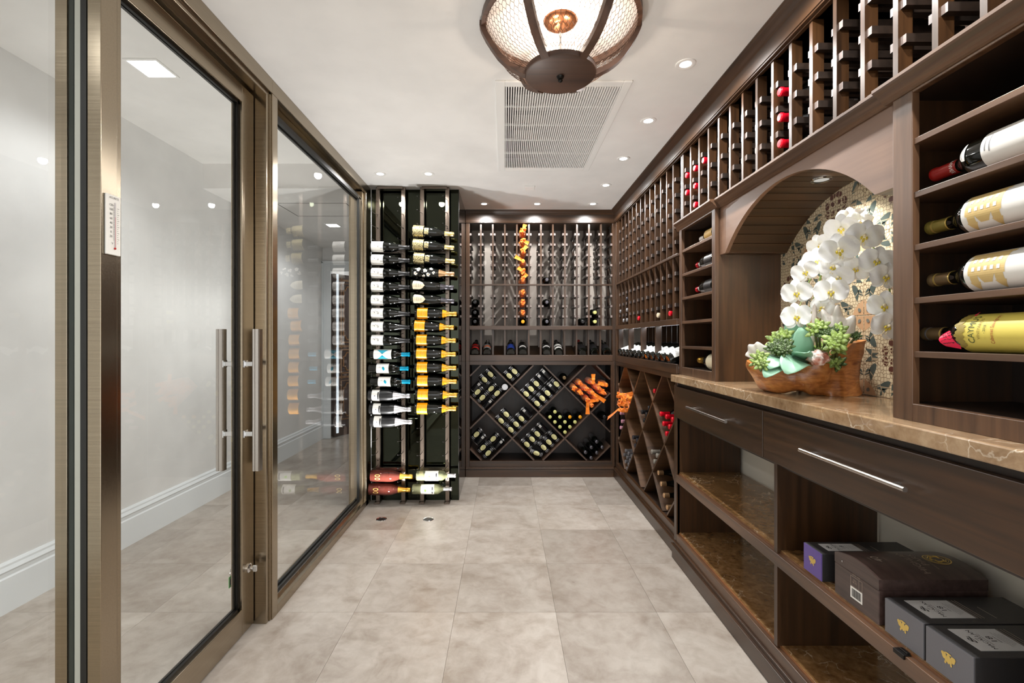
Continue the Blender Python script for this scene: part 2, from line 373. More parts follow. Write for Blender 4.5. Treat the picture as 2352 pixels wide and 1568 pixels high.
# jamb and head of the door opening (outer frame)
fr = MB().box(GX-.06, XL-.012, 2.083, 2.105, 0, 2.36).box(XL-.045, XL-.006, 2.105, 2.114, 0, 2.37)
struct('trim_1', fr, M_BRONZEZ, 'bronze door jamb beside the glass door', bevel=.0015)
hd = MB().box(XL-.02, XL, -1.6, 2.114, 2.376, CEIL).box(XL-.04, XL-.02, -1.6, 2.114, 2.368, CEIL).box(GX-.06, XL-.012, -1.6, 2.105, 2.356, 2.376).box(GX-.06, XL-.04, -1.6, 2.114, 2.376, CEIL)
struct('trim_2', hd, M_BRONZE, 'stepped bronze head rail along the ceiling over the glass door', bevel=.0015)
w1 = struct('window_2', label='fixed glass panel nearest the camera with its bronze post')
obj('frame_post', MB().box(-1.086, XL, 1.216, 1.268, 0, 2.356).box(-1.17, -1.138, 1.216, 1.268, 0, 2.356).box(-1.138, -1.086, 1.226, 1.268, 0, 2.356), M_BRONZEZ, w1, bevel=.0015)
obj('spacer', MB().box(-1.118, -1.103, 1.2155, 1.226, .05, 2.35), M_GREYSEAL, w1)
obj('gasket', MB().box(-1.102, -1.0865, 1.214, 1.226, .05, 2.35), M_BLACKSEAL, w1)
obj('glass_edge', MB().box(-1.131, -1.119, 1.2145, 1.226, .05, 2.35), M_GLASSEDGE, w1)
obj('glass_pane', MB().box(-1.131, -1.119, -1.6, 1.2145, .045, 2.35), M_GLASS, w1)
obj('frame_sill', MB().box(-1.17, XL, -1.6, 1.216, 0, .042), M_BRONZE, w1)
# ------------------------------------------------------------------ black mirrored block with the metal bottle rack
mb = struct('wall_mirrored', MB().box(XL, PX, PY, WB, 0, CEIL), M_MIRROR, 'dark mirrored glass cladding on the block behind the metal bottle rack')
obj('glass_joint', MB().box(PX-.004, PX+.0015, PY-.0015, PY+.003, 0, CEIL), M_DARKMETAL, mb)

# ------------------------------------------------------------------ walnut end rack (open ladder uprights) and its diamond bin
BX0, BX1 = PX+.002, .985
ROWS = [2.229-.0945*i for i in range(9)]
del_row = 5            # the mid rail replaces this row
RK = thing('wine_rack', 'walnut ladder wine rack along the end wall, plaster showing through it', 'wine rack', (0, YB, 0))
def prt(name, me_or_mb, m=None, parent=None, mat4=None, **kw):
    # a part given in world coordinates under a thing standing at parent's location
    if isinstance(me_or_mb, MB): o = obj(name, me_or_mb, m, parent, **kw)
    else: o = link(name, me_or_mb, parent)
    M = parent.matrix_world.inverted() if parent.parent is None else Matrix.Identity(4)
    o.matrix_local = Matrix.Translation(-parent.location) @ (mat4 or Matrix.Identity(4))
    return o
upr = MB().box(-.008, .008, 0, .038, 1.387, 2.324).mesh('upright', wood_z); upr2 = MB().box(-.008, .008, .235, .27, 1.387, 2.324).mesh('upright', wood_z)
ra_l = rail_mesh(2, -.024, -.008, .004, .268, -.010, .010); ra_r = rail_mesh(2, .008, .024, .004, .268, -.010, .010)
dsp = MB().box(-.008, .008, .03, .06, 1.10, 1.372).mesh('upright', wood_z); dsp2 = MB().box(-.008, .008, .235, .27, 1.18, 1.372).mesh('upright', wood_z)
NXB = [-.3336+.1107*k for k in range(1, 12)]
for k in range(13):
    x = -.3336+.1107*k
    if 0 < k < 12:
        [prt(n_, m_, None, RK, T(x, YB, 0)) for n_, m_ in (('upright', upr), ('upright', upr2), ('display_upright', dsp), ('display_upright', dsp2))]
    for i, z in enumerate(ROWS):
        if i == del_row: continue
        if k > 0: prt('rail', ra_l, None, RK, T(x, YB, z))
        if k < 12: prt('rail', ra_r, None, RK, T(x, YB, z))
for x0, x1 in ((BX0, -.3256), (.9868, 1.012)):
    prt('post', MB().box(x0, x1, YB-.012, YB+.04, 1.062, 2.335).box(x0, x1, YB+.235, YB+.27, 1.1, 2.335), wood_z, RK, bevel=.0015)
prt('mid_rail', MB().box(-.3256, .9868, YB-.012, YB+.006, 1.754, 1.770), wood_x, RK, bevel=.002)
prt('display_rail', MB().box(-.3256, .9868, YB+.006, YB+.27, 1.372, 1.386).box(-.3256, .9868, YB-.014, YB+.006, 1.350, 1.386), wood_x, RK, bevel=.002)
prt('display_ledge', MB().box(-.3256, .9868, YB-.016, YB-.003, 1.062, 1.118).box(-.3256, .9868, YB-.003, YB+.01, 1.062, 1.097).add([(-.3256, YB-.003, 1.095), (.9868, YB-.003, 1.095), (.9868, YB+.27, 1.20), (-.3256, YB+.27, 1.20)], [(0, 1, 2, 3), (3, 2, 1, 0)]), wood_x, RK, bevel=.002)
prt('top_board', MB().box(-.3256, .9868, YB, YB+.27, 2.325, 2.337), wood_x, RK)
def clip(px, pz, dx, dz, r):
    t0, t1 = -9, 9
    for p, d, lo, hi in ((px, dx, r[0], r[1]), (pz, dz, r[2], r[3])):
        a, b = (lo-p)/d, (hi-p)/d
        t0, t1 = max(t0, min(a, b)), min(t1, max(a, b))
    return t0, t1
def lattice(parent, to3, rect, c0, d0, d1, th=.0085):
    # crossing diagonal boards clipped to the opening; to3(a, depth, z)
    a0, z0 = c0; h = .485
    for s in (1, -1):
        for k in range(-6, 7):
            pa = a0+h*k; t0, t1 = clip(pa, z0, 1, s, rect)
            if t1-t0 < .03: continue
            m = MB(); n = Vector((-s, 1))*th/sqrt(2); q = th*.8
            P = [(pa+t0*1+n.x, z0+s*t0+n.y), (pa+t1+n.x, z0+s*t1+n.y), (pa+t1-n.x, z0+s*t1-n.y), (pa+t0-n.x, z0+s*t0-n.y)]
            P = [(min(max(a, rect[0]), rect[1]), min(max(b, rect[2]), rect[3])) for a, b in P]
            e = .0004 if s > 0 else 0
            m.prism(P, lambda a, b: to3(a, d0+e, b), lambda a, b: to3(a, d1, b))
            prt('lattice_board', m, wood_lat, parent, fixn=True)
wood_lat = wood('lattice_wood', (52, 36, 26), (88, 66, 52), 'y', (.35, .5))
wood_latx = wood('lattice_wood_cross', (58, 38, 22), (100, 70, 44), 'x', (.35, .5))
LT = thing('diamond_bin', 'dark walnut diamond wine bin under the end rack', 'wine bin', (0, YB, 0))
RB = (-.325, .972, .1435, 1.0266)
lattice(LT, lambda a, d, b: (a, YB+d, b), RB, (.0658, .8302), .004, .304)
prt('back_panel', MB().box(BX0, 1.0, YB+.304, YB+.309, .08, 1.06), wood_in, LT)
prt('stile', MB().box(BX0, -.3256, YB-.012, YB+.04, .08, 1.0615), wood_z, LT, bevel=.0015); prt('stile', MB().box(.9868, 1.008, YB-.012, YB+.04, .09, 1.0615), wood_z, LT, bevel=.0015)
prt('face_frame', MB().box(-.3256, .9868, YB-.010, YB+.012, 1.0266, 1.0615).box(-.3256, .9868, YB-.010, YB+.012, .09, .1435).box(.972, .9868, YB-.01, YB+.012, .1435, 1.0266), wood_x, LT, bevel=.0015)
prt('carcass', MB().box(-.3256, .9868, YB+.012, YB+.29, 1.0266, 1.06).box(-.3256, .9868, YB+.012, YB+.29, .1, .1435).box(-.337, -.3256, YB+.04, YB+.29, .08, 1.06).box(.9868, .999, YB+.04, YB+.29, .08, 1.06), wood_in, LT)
prt('plinth', MB().box(BX0, 1.0, YB-.025, YB+.02, 0, .066).box(BX0, 1.0, YB-.034, YB+.02, .075, .083).box(BX0, 1.0, YB-.022, YB+.02, .066, .09), wood_x, LT, bevel=.002)

# ------------------------------------------------------------------ long-wall racks
RT = thing('wine_rack', 'tall walnut ladder wine rack on the long wall, mostly empty', 'wine rack', (XR, 3.5, 0))
YK = [4.206-.1136*k for k in range(13)]
uprR = MB().box(0, .038, -.008, .008, 1.387, 2.329).mesh('upright', wood_z); uprR2 = MB().box(.235, .27, -.008, .008, 1.387, 2.329).mesh('upright', wood_z)
raA = rail_mesh(5, .007, .268, -.025, -.008, -.011, .011); raB = rail_mesh(5, .007, .268, .008, .025, -.011, .011)
for k, y in enumerate(YK):
    prt('upright', uprR, None, RT, T(XR, y, 0)); prt('upright', uprR2, None, RT, T(XR, y, 0))
    for i, z in enumerate(ROWS):
        if i == del_row: continue
        prt('rail', raA, None, RT, T(XR, y, z)); prt('rail', raB, None, RT, T(XR, y, z))
prt('post', MB().box(XR-.008, XR+.03, 4.25, 4.296, 1.062, 2.335), wood_z, RT, bevel=.0015)
prt('back_panel', MB().box(XR+.305, XR+.315, 2.745, 4.30, 1.063, 2.335), wood_z, RT)
prt('mid_rail', MB().box(XR-.012, XR+.006, 2.742, 4.25, 1.754, 1.770), wood_y, RT, bevel=.002)
prt('display_rail', MB().box(XR+.006, XR+.28, 2.742, 4.25, 1.374, 1.386).box(XR-.014, XR+.006, 2.742, 4.25, 1.350, 1.386), wood_y, RT, bevel=.002)
prt('display_ledge', MB().box(XR-.016, XR-.003, 2.742, 4.25, 1.062, 1.118).box(XR-.003, XR+.01, 2.742, 4.25, 1.062, 1.097).add([(XR-.003, 4.25, 1.095), (XR-.003, 2.742, 1.095), (XR+.28, 2.742, 1.20), (XR+.28, 4.25, 1.20)], [(0, 1, 2, 3), (3, 2, 1, 0)]), wood_y, RT, bevel=.002)
for y in (4.20, 3.86, 3.514, 3.178): prt('display_stile', MB().box(XR, XR+.04, y-.008, y+.008, 1.118, 1.352), wood_z, RT)
for k, y in enumerate(YK): prt('display_upright', MB().box(XR+.235, XR+.27, y-.008, y+.008, 1.12, 1.374), wood_z, RT)
st = prt('strip_light', MB().box(XR+.03, XR+.055, 2.80, 4.24, 1.355, 1.3735), M_WHITE, RT)
obj('diffuser', MB().box(XR+.034, XR+.051, 2.81, 4.23, 1.3535, 1.355), M_STRIP, st).matrix_local = Matrix.Identity(4)

RU = thing('wine_rack', 'upper row of walnut bottle slots running above the cornice', 'wine rack', (XR, 1.6, 1.94))
YU = [2.686]+[2.574-.1126*k for k in range(19)]
uprU = MB().box(0, .038, -.008, .008, 1.9385, 2.329).mesh('upright', wood_z); uprU2 = MB().box(.235, .27, -.008, .008, 1.9385, 2.329).mesh('upright', wood_z)
for k, y in enumerate([2.708]+YU):
    prt('upright', uprU, None, RU, T(XR, y, 0)); prt('upright', uprU2, None, RU, T(XR, y, 0))
    for z in ROWS[:4]:
        if k != 1: prt('rail', raB, None, RU, T(XR, y, z))
        if k != 0: prt('rail', raA, None, RU, T(XR, y, z))
prt('back_panel', MB().box(XR+.305, XR+.315, .5, 2.735, 1.942, 2.335), wood_z, RU)
prt('floor_board', MB().box(XR+.022, XR+.300, .5, 2.735, 1.928, 1.938), wood_y, RU)
prt('top_board', MB().box(XR+.001, XR+.304, .5, 2.735, 2.3305, 2.3355), wood_y, RU); prt('top_board', MB().box(XR+.001, XR+.304, 2.745, 4.245, 2.3305, 2.3355), wood_y, RT)
prt('top_rail', MB().box(XR-.006, XR-.0005, .5, 2.738, 2.324, 2.3295), wood_y, RU); prt('top_board', MB().box(XR+.001, XR+.304, .5, 2.735, 2.3305, 2.3355), wood_y, RU); prt('top_board', MB().box(XR+.001, XR+.304, 2.745, 4.245, 2.3305, 2.3355), wood_y, RT)
prt('top_rail', MB().box(XR-.006, XR-.0005, 2.741, 4.25, 2.324, 2.3295), wood_y, RT)

# crown moulding (right, end) and frieze
cp = [(1.0, 2.395), (1.0, 2.402), (.996, 2.408), (.992, 2.41), (.984, 2.418), (.975, 2.428), (.969, 2.431), (.9656, 2.436), (.9656, 2.44), (1.03, 2.44), (1.03, 2.395)]
k_ = MB().prism(cp, lambda a, b: (a, .4, b), lambda a, b: (a, 4.285+(a-1.0), b))
k_.prism([(.998, 2.337), (.998, 2.395), (1.03, 2.395), (1.03, 2.337)], lambda a, b: (a, .4, b), lambda a, b: (a, 4.285+(a-1.0), b))
k_.box(1.002, 1.035, .4, 4.29, 2.330, 2.338)
struct('trim_3', k_, wood_y, 'walnut crown moulding and frieze above the long-wall racks', fixn=True)
k_ = MB().prism([(4.285+(a-1.0), b) for a, b in cp], lambda a, b: (PX+.002, a, b), lambda a, b: (1.0+(a-4.285), a, b))
k_.prism([(4.283, 2.337), (4.283, 2.395), (4.315, 2.395), (4.315, 2.337)], lambda a, b: (PX+.002, a, b), lambda a, b: (1.0+(a-4.285), a, b))
k_.box(PX+.002, 1.0, 4.287, 4.32, 2.330, 2.338)
struct('trim_4', k_, wood_x, 'walnut crown moulding and frieze above the end rack', fixn=True)

LR = thing('diamond_bin', 'walnut diamond wine bin on the long wall beside the drawers', 'wine bin', (XR, 3.5, 0))
RR = (2.76, 4.25, .1435, 1.0266)
wood_lat, keep = wood_latx, wood_lat
lattice(LR, lambda a, d, b: (XR+d, a, b), RR, (3.736, .8302), .004, .335)
prt('back_panel', MB().box(XR+.335, XR+.345, 2.745, 4.28, .08, 1.06), wood_in, LR)
prt('stile', MB().box(XR-.008, XR+.03, 4.25, 4.296, .095, 1.0615), wood_z, LR, bevel=.0015)
prt('face_frame', MB().box(XR-.010, XR+.012, 2.745, 4.25, 1.0266, 1.0615).box(XR-.010, XR+.012, 2.745, 4.25, .092, .1435).box(XR-.010, XR+.012, 2.742, 2.76, .1435, 1.0266), wood_y, LR, bevel=.0015)
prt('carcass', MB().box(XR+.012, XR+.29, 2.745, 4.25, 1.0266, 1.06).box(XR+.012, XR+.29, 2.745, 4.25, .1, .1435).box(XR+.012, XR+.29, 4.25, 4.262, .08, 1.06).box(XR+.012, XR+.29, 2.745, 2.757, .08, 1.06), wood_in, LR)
prt('plinth', MB().box(XR-.024, XR+.02, 2.745, 4.275, 0, .066).box(XR-.033, XR+.02, 2.745, 4.275, .075, .083).box(XR-.021, XR+.02, 2.745, 4.275, .066, .094), wood_y, LR, bevel=.002)

# ------------------------------------------------------------------ base cabinet with drawers and stone shelves
FX = .985; CY0, CY1 = .15, 2.728
BC = thing('base_cabinet', 'walnut base cabinet with drawers over open stone-topped shelves', 'cabinet', (FX, 1.5, 0))
BX = 1.352
def bpart(n, m_, *d, bevel=.0015): return prt(n, MB().box(*d), m_, BC, bevel=bevel)
DIV = [2.690, 1.700, .800]
prt('side_panel', MB().box(FX+.006, BX, 2.69, 2.726, .1, 1.018).box(FX, FX+.02, 2.690, 2.728, .1, 1.0), wood_z, BC, bevel=.0015)
for y in DIV[1:]: prt('divider', MB().box(FX+.004, BX, y, y+.02, .15, .82), wood_z, BC)
bpart('bottom_rail', wood_lit_y, FX, FX+.02, CY0, 2.69, .100, .146)
bpart('shelf_band', wood_lit_y, FX-.002, FX+.016, CY0, 2.69, .447, .489)
bpart('base_moulding', wood_y, FX-.014, FX+.03, CY0, 2.725, 0, .066); bpart('base_moulding', wood_y, FX-.022, FX+.03, CY0, 2.725, .074, .084); bpart('base_moulding', wood_y, FX-.010, FX+.03, CY0, 2.725, .066, .100)
bpart('top_rail', wood_in, FX+.022, FX+.04, CY0, 2.69, .80, 1.018)
for a, b in ((2.69, 1.72), (1.70, .82), (.80, CY0)):
    prt('stone_shelf', MB().box(FX+.017, BX, b, a, .482, .502), M_SHELF, BC, bevel=.002)
    prt('stone_shelf', MB().box(FX+.020, BX, b, a, .135, .156), M_SHELF, BC, bevel=.002)
    prt('shelf_edging', MB().box(FX+.014, FX+.020, b, a, .140, .153), wood_tan, BC)
    prt('shelf_edging', MB().box(FX+.0145, FX+.017, b, a, .486, .496), wood_tan, BC)
for y1, y0 in ((2.706, 1.784), (1.780, .858), (.854, CY0)):
    d = prt('drawer', MB().box(FX-.004, FX+.016, y0, y1, .817, .995), wood_y, BC, bevel=.0015)
    if y0 < .3: continue
    ym = (y0+y1)/2 if y0 > 1.5 else 1.317; h = MB(); L = .22 if y0 > 1.5 else .20
    h.tube([(.955, ym-L, .909), (.955, ym+L, .909)], .0065, 14)
    for s in (-1, 1): h.tube([(FX-.004, ym+s*(L-.045), .909), (.955, ym+s*(L-.045), .909)], .005, 10)
    o = obj('handle', h, M_STEEL, d, smooth=40)
ct = obj('countertop', MB().box(.9676, BX-.006, CY0, 2.735, 1.019, 1.060), M_TOP, bevel=.004)
tag(ct, 'brown veined polished marble worktop on the base cabinet', 'countertop')

# ------------------------------------------------------------------ shelf towers on the worktop
SH = [1.212, 1.3465, 1.481, 1.6155, 1.750]      # undersides are measured from the photo
def tower(name, label, y0, y1, xf, st, rs, closed=True):
    t = thing(name, label, 'cabinet', (xf, (y0+y1)/2, 1.06))
    prt('side_panel', MB().box(xf+.018, BX-.01, y0, y0+.016, 1.0602, 1.90), wood_z, t); prt('side_panel', MB().box(xf+.018, BX-.01, y1-.016, y1, 1.0602, 1.90), wood_z, t)
    prt('face_frame', MB().box(xf, xf+.019, y0, y0+rs, 1.0602, 1.905).box(xf, xf+.019, y1-st, y1, 1.0602, 1.905).box(xf, xf+.019, y0+rs, y1-st, 1.0602, 1.105).box(xf, xf+.019, y0+rs, y1-st, 1.893, 1.905), wood_lit_z, t, bevel=.0015)
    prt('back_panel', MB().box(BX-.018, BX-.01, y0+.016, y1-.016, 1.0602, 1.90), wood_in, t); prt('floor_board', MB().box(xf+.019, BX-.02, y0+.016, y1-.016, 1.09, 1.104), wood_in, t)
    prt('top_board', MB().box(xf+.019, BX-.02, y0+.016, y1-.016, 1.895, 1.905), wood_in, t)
    for z in rs_z: prt('shelf', MB().box(xf+.004, BX-.018, y0+.016, y1-.016, z-.0075, z+.0075), wood_lit_y, t, bevel=.001)
    return t
rs_z = [1.219, 1.3615, 1.499, 1.634, 1.772]
tower('cubby_cabinet', 'narrow walnut shelf tower standing on the worktop next to the tall rack', 2.275, 2.741, 1.02, .035, .035)
rs_z = [1.230, 1.3655, 1.4995, 1.633, 1.769]
tower('cubby_cabinet', 'wide walnut shelf cabinet holding large bottles on the worktop beyond the arch', .30, 1.247, 1.033, .060, .06)

# cornice running over towers and arch
cn = [(0, 1.900), (-.006, 1.903), (-.010, 1.910), (-.016, 1.914), (-.022, 1.922), (-.032, 1.928), (-.036, 1.932), (-.036, 1.940), (.02, 1.940), (.02, 1.900)]
k_ = MB()
for y0, y1, xf in ((2.25, 2.77, 1.02), (1.27, 2.25, 1.040), (.3, 1.27, 1.03)):
    e0 = .012 if xf != 1.04 else 0
    k_.prism(cn, lambda a, b: (xf+a, y0, b), lambda a, b: (xf+a, y1-(0 if y1 < 2.7 else -min(0, a)), b))
co_ = obj('cornice', k_, wood_lit_y, fixn=True); tag(co_, 'walnut cornice ledge stepping over the shelf towers and the arch', 'cornice')

# ------------------------------------------------------------------ arched niche
AX = 1.045; AY0, AY1 = 1.323, 2.221; AC, AR, ACZ = 1.772, .608, 1.265; SPR = 1.676
a_half = math.asin((AY1-AY0)/2/AR)
NI = thing('arched_niche', 'walnut arched niche with a plank vault between the two shelf towers', 'niche', (AX, AC, 1.676))
arc = [(AC-AR*sin(a_half*(1-2*i/28)), ACZ+AR*cos(a_half*(1-2*i/28))) for i in range(29)]
m = MB()
poly_y = [1.2475]+[p[0] for p in arc]+[2.2745]
low = [(1.2475, SPR)]+[(y, max(z, SPR)) for y, z in arc]+[(2.2745, SPR)]
n = len(low); vs = []
for x in (AX, AX+.018):
    vs += [(x, y, z) for y, z in low]+[(x, y, 1.902) for y, z in low]
fs = []
for o_, rev in ((0, 0), (2*n, 1)):
    for i in range(n-1):
        q = (o_+i, o_+i+1, o_+n+i+1, o_+n+i); fs.append(q if rev else tuple(reversed(q)))
for i in range(n-1): fs.append((i, 2*n+i, 2*n+i+1, i+1))
m.add(vs, fs); wood_arch = wood('arch_veneer', (106, 78, 60), (134, 104, 84), 'y', (.3, .42), .5)
prt('arch_panel', m, wood_arch, NI, fixn=True)
NP = 19
for i in range(NP):
    a0 = -a_half+2*a_half*(i+.03)/NP; a1 = -a_half+2*a_half*(i+.97)/NP
    P = [(AC+(AR+q)*sin(a), ACZ+(AR+q)*cos(a)) for q, a in ((.001, a0), (.001, a1), (.012, a1), (.012, a0))]
    prt('plank', MB().prism(P, lambda a, b: (AX+.018, a, b), lambda a, b: (1.338, a, b)), wood_x, NI, fixn=True)
sh_ = MB()
for i in range(28):
    (ya, za), (yb, zb) = arc[i], arc[i+1]
    sh_.add([(AX+.018, ya, za+.014), (AX+.018, yb, zb+.014), (1.338, yb, zb+.014), (1.338, ya, za+.014)], [(0, 1, 2, 3), (3, 2, 1, 0)])
prt('vault_backing', sh_, wood_in, NI)
prt('soffit_board', MB().box(AX+.018, 1.338, 2.219, 2.2745, SPR, SPR+.012), wood_x, NI); prt('soffit_board', MB().box(AX+.018, 1.338, 1.2475, 1.325, SPR, SPR+.012), wood_x, NI)
nl = thing('niche_light', 'small round recessed downlight in the niche vault', 'light', (1.20, 1.775, 1.872))
obj('bezel', MB().lathe([(.026, -.003), (.036, -.004), (.038, .0)], 28, caps=False), M_CHROME, nl, smooth=40); obj('lens', MB().lathe([(0, -.001), (.026, -.001)], 24, caps=False), M_DIM, nl)
lamp('SPOT', 'niche_lamp', (1.19, 1.775, 1.866), NICHE_W, (1, .96, .91), (0, radians(-8), 0), spot_size=radians(110), spot_blend=.6, shadow_soft_size=.02)

# patterned tile wall at the back of the niche
M_TILE = mat('encaustic_tile', (214, 196, 164), .25, coat=.3)
t = NT(M_TILE); v = t.coords((1, 1, 1), 'Object')
vo = t('ShaderNodeTexVoronoi', feature='DISTANCE_TO_EDGE'); vo.inputs['Scale'].default_value = 74; vo.inputs['Randomness'].default_value = .62; t.link(v, vo.inputs['Vector'])
t.link(t.ramp(vo.outputs['Distance'], [(.0, (124, 104, 82)), (.045, (128, 106, 84)), (.08, (216, 200, 168)), (1, (222, 208, 178))]), t.b.inputs['Base Color'])
def printed(name, c, scale=42):
    m_ = mat(name, c, .25); t_ = NT(m_); v_ = t_.coords()
    vo_ = t_('ShaderNodeTexVoronoi', feature='DISTANCE_TO_EDGE'); vo_.inputs['Scale'].default_value = scale; vo_.inputs['Randomness'].default_value = .7; t_.link(v_, vo_.inputs['Vector'])
    t_.link(t_.ramp(vo_.outputs['Distance'], [(.0, (178, 160, 132)), (.03, (178, 160, 132)), (.05, c), (1, c)]), t_.b.inputs['Base Color']); return m_
P_LEAF = printed('print_leaf', (78, 88, 84), 26); P_PLUM = printed('print_plum', (92, 58, 50), 34); P_PEACH = mat('print_peach', (200, 162, 126), .25); P_DOT = mat('print_dot', (120, 124, 118), .25)
TW = struct('wall_niche', MB().box(1.3435, WR-.002, 1.2, 2.3, 1.0602, 1.9), M_TAUPE, 'patterned encaustic tile wall at the back of the niche')
def leafp(mb_, x, y, L, W, ang, bend, mi):
    N = 9; up, lo = [], []
    for i in range(N+1):
        s_ = i/N; wv = W*(sin(pi*s_**.75))*.5; cx, cy = L*s_, bend*sin(pi*s_*.9)
        up.append((cx, cy+wv)); lo.append((cx, cy-wv))
    P = up+lo[::-1][1:-1]; ca, sa = cos(ang), sin(ang)
    vs = [(0, x+ca*a-sa*b, y+sa*a+ca*b) for a, b in P]; mb_.add([(p[0]-.0004*(mi+1), p[1], p[2]) for p in vs], [tuple(range(len(vs)))], mi)
def ell(mb_, x, y, a, b, ang, mi, n=16, lift=0):
    ca, sa = cos(ang), sin(ang)
    vs = [(-.0004*(mi+1)-lift, x+ca*a*cos(2*pi*i/n)-sa*b*sin(2*pi*i/n), y+sa*a*cos(2*pi*i/n)+ca*b*sin(2*pi*i/n)) for i in range(n)]
    mb_.add(vs, [tuple(range(n))], mi)
TL = .1475
orn = MB()
# drawn for one tile, origin at the motif's flower corner, mirrored when placed
for ang, r in ((.35, .052), (1.22, .052)): ell(orn, r*cos(ang), r*sin(ang), .017, .013, ang+pi/2, 1)
ell(orn, .018, .018, .012, .009, .78, 1)
leafp(orn, .026, .090, .074, .027, .28, .010, 0); leafp(orn, .090, .026, .074, .027, pi/2-.28, -.010, 0)
leafp(orn, .010, .078, .064, .022, 1.32, .006, 0); leafp(orn, .078, .010, .064, .022, .25, -.006, 0)
leafp(orn, .050, .118, .034, .018, .8, .0, 0); leafp(orn, .118, .050, .034, .018, .77, .0, 0)
q = [(-.0002, TL*.985, TL*.60), (-.0002, TL*.985, TL*.985), (-.0002, TL*.60, TL*.985), (-.0002, TL*.70, TL*.82), (-.0002, TL*.82, TL*.70)]
orn.add(q, [(0, 1, 2, 3, 4)], 2); ell(orn, TL*.86, TL*.86, .0085, .0065, .78, 3)
orn_me = orn.mesh('tile_print', [P_LEAF, P_PLUM, P_PEACH, P_DOT])
for i in range(8):
    for j in range(6):
        y = 1.7466+TL*(i-4+.5); z = 1.2087+TL*(j-1+.5)
        y0, y1, z0, z1 = max(y-TL/2+.0006, 1.2505), min(y+TL/2-.0006, 2.2745), max(z-TL/2+.0006, 1.0605), min(z+TL/2-.0006, 1.898)
        if y1-y0 < .02 or z1-z0 < .02: continue
        tl = obj('tile', MB().box(1.3395, 1.3435, y0-y, y1-y, z0-z, z1-z), M_TILE, TW, mat4=T(0, y, z), bevel=.0006)
        if y1-y0 < TL*.97 or z1-z0 < TL*.97:
            # a cut tile keeps only the part of the print that fits
            pm = MB(); mats_ = orn.m
            for f, mi in zip(orn.f, orn.m):
                pts = [orn.v[k] for k in f]; sx = 1 if i % 2 else -1; sz = 1 if j % 2 else -1
                W_ = [(p[0]+1.3394, sx*(p[1]-TL/2), sz*(p[2]-TL/2)) for p in pts]
                if all(y0-y <= p[1] <= y1-y and z0-z <= p[2] <= z1-z for p in W_): pm.add(W_, [tuple(range(len(W_)))], mi)
            if pm.v: obj('tile_print', pm, [P_LEAF, P_PLUM, P_PEACH, P_DOT], tl)
            continue
        sx = 1 if i % 2 else -1; sz = 1 if j % 2 else -1
        M = Matrix.Identity(4); M[1][1] = sx; M[2][2] = sz; M[0][3] = 1.3394; M[1][3] = -sx*TL/2; M[2][3] = -sz*TL/2
        link('tile_print', orn_me, tl, M)
# ------------------------------------------------------------------ ceiling fittings
dl = [(.77, 1.996, 'above the racks, close to the lantern'), (.77, 2.516, 'second along the long-wall racks'), (.77, 3.045, 'third along the long-wall racks'),
      (.77, 3.573, 'fourth along the long-wall racks'), (.765, 4.07, 'in the corner where the two walnut crowns meet'), (.28, 4.07, 'in front of the middle of the end rack'),
      (-.182, 4.07, 'at the mirrored end of the end rack'), (-.545, 3.327, 'over the metal rack, away from the glass'), (-.888, 3.327, 'over the metal rack, beside the glass')]
ring = MB().lathe([(.024, -.002), (.036, -.005), (.041, -.003), (.042, 0)], 28, caps=False).mesh('trim_ring', M_WHITE, 40)
lens = MB().lathe([(0, -.0015), (.024, -.0015)], 24, caps=False).mesh('lens', M_LED)
for i, (x, y, wh) in enumerate(dl):
    t = thing('ceiling_downlight', 'round recessed ceiling downlight '+wh, 'light', (x, y, CEIL), 'recessed ceiling downlights')
    link('trim_ring', ring, t); link('lens', lens, t)
    lamp('SPOT', 'downlight_lamp', (x, y, CEIL-.012), DOWN_W, (1, .985, .965), spot_size=radians(166), spot_blend=.45, shadow_soft_size=.024)
for x, y in ((.77, 1.476), (.77, .956), (.77, .436), (.77, -.6)):    # the same row carries on behind the photographer
    lamp('SPOT', 'downlight_lamp', (x, y, CEIL-.012), DOWN_W, (1, .985, .965), spot_size=radians(166), spot_blend=.45, shadow_soft_size=.024)
# air grille in the ceiling
G = thing('air_grille', 'large white slatted air return grille in the ceiling behind the lantern', 'vent', (.27, 2.68, CEIL))
g0 = MB()
for d in ((-.046, VX0, 2.122, 3.25), (VX1, .58, 2.122, 3.25), (VX0, VX1, 2.122, VY0), (VX0, VX1, VY1, 3.25)): g0.box(*d, CEIL-.008, CEIL+.001)
prt('frame', g0, M_WHITE, G, bevel=.003)
NS = 46; sl = MB().box(-.003, .003, VY0, VY1, -.010, .006).mesh('slat', M_WHITE)
for i in range(NS): prt('slat', sl, None, G, T(VX0+(VX1-VX0)*(i+.5)/NS, 0, CEIL))
for y in (2.364, 2.567, 2.764, 2.96): prt('cross_bar', MB().box(VX0, VX1, y-.003, y+.003, CEIL-.002, CEIL+.010), M_WHITE, G)
du = MB().add([(VX0, VY0, CEIL+.25), (VX1, VY0, CEIL+.25), (VX1, VY1, CEIL+.25), (VX0, VY1, CEIL+.25)], [(0, 1, 2, 3), (3, 2, 1, 0)])
for a, b in (((VX0, VY0), (VX1, VY0)), ((VX1, VY0), (VX1, VY1)), ((VX1, VY1), (VX0, VY1)), ((VX0, VY1), (VX0, VY0))):
    du.add([(*a, CEIL), (*b, CEIL), (*b, CEIL+.25), (*a, CEIL+.25)], [(0, 1, 2, 3), (3, 2, 1, 0)])
prt('duct', du, M_DUCT, G)
fl = MB()
for y0, y1 in ((2.38, 2.55), (2.60, 2.75), (2.79, 2.93)): fl.box(.05, .36, y0, y1, CEIL+.07, CEIL+.09)
fl.box(.36, .54, VY0, VY1, CEIL+.05, CEIL+.06)
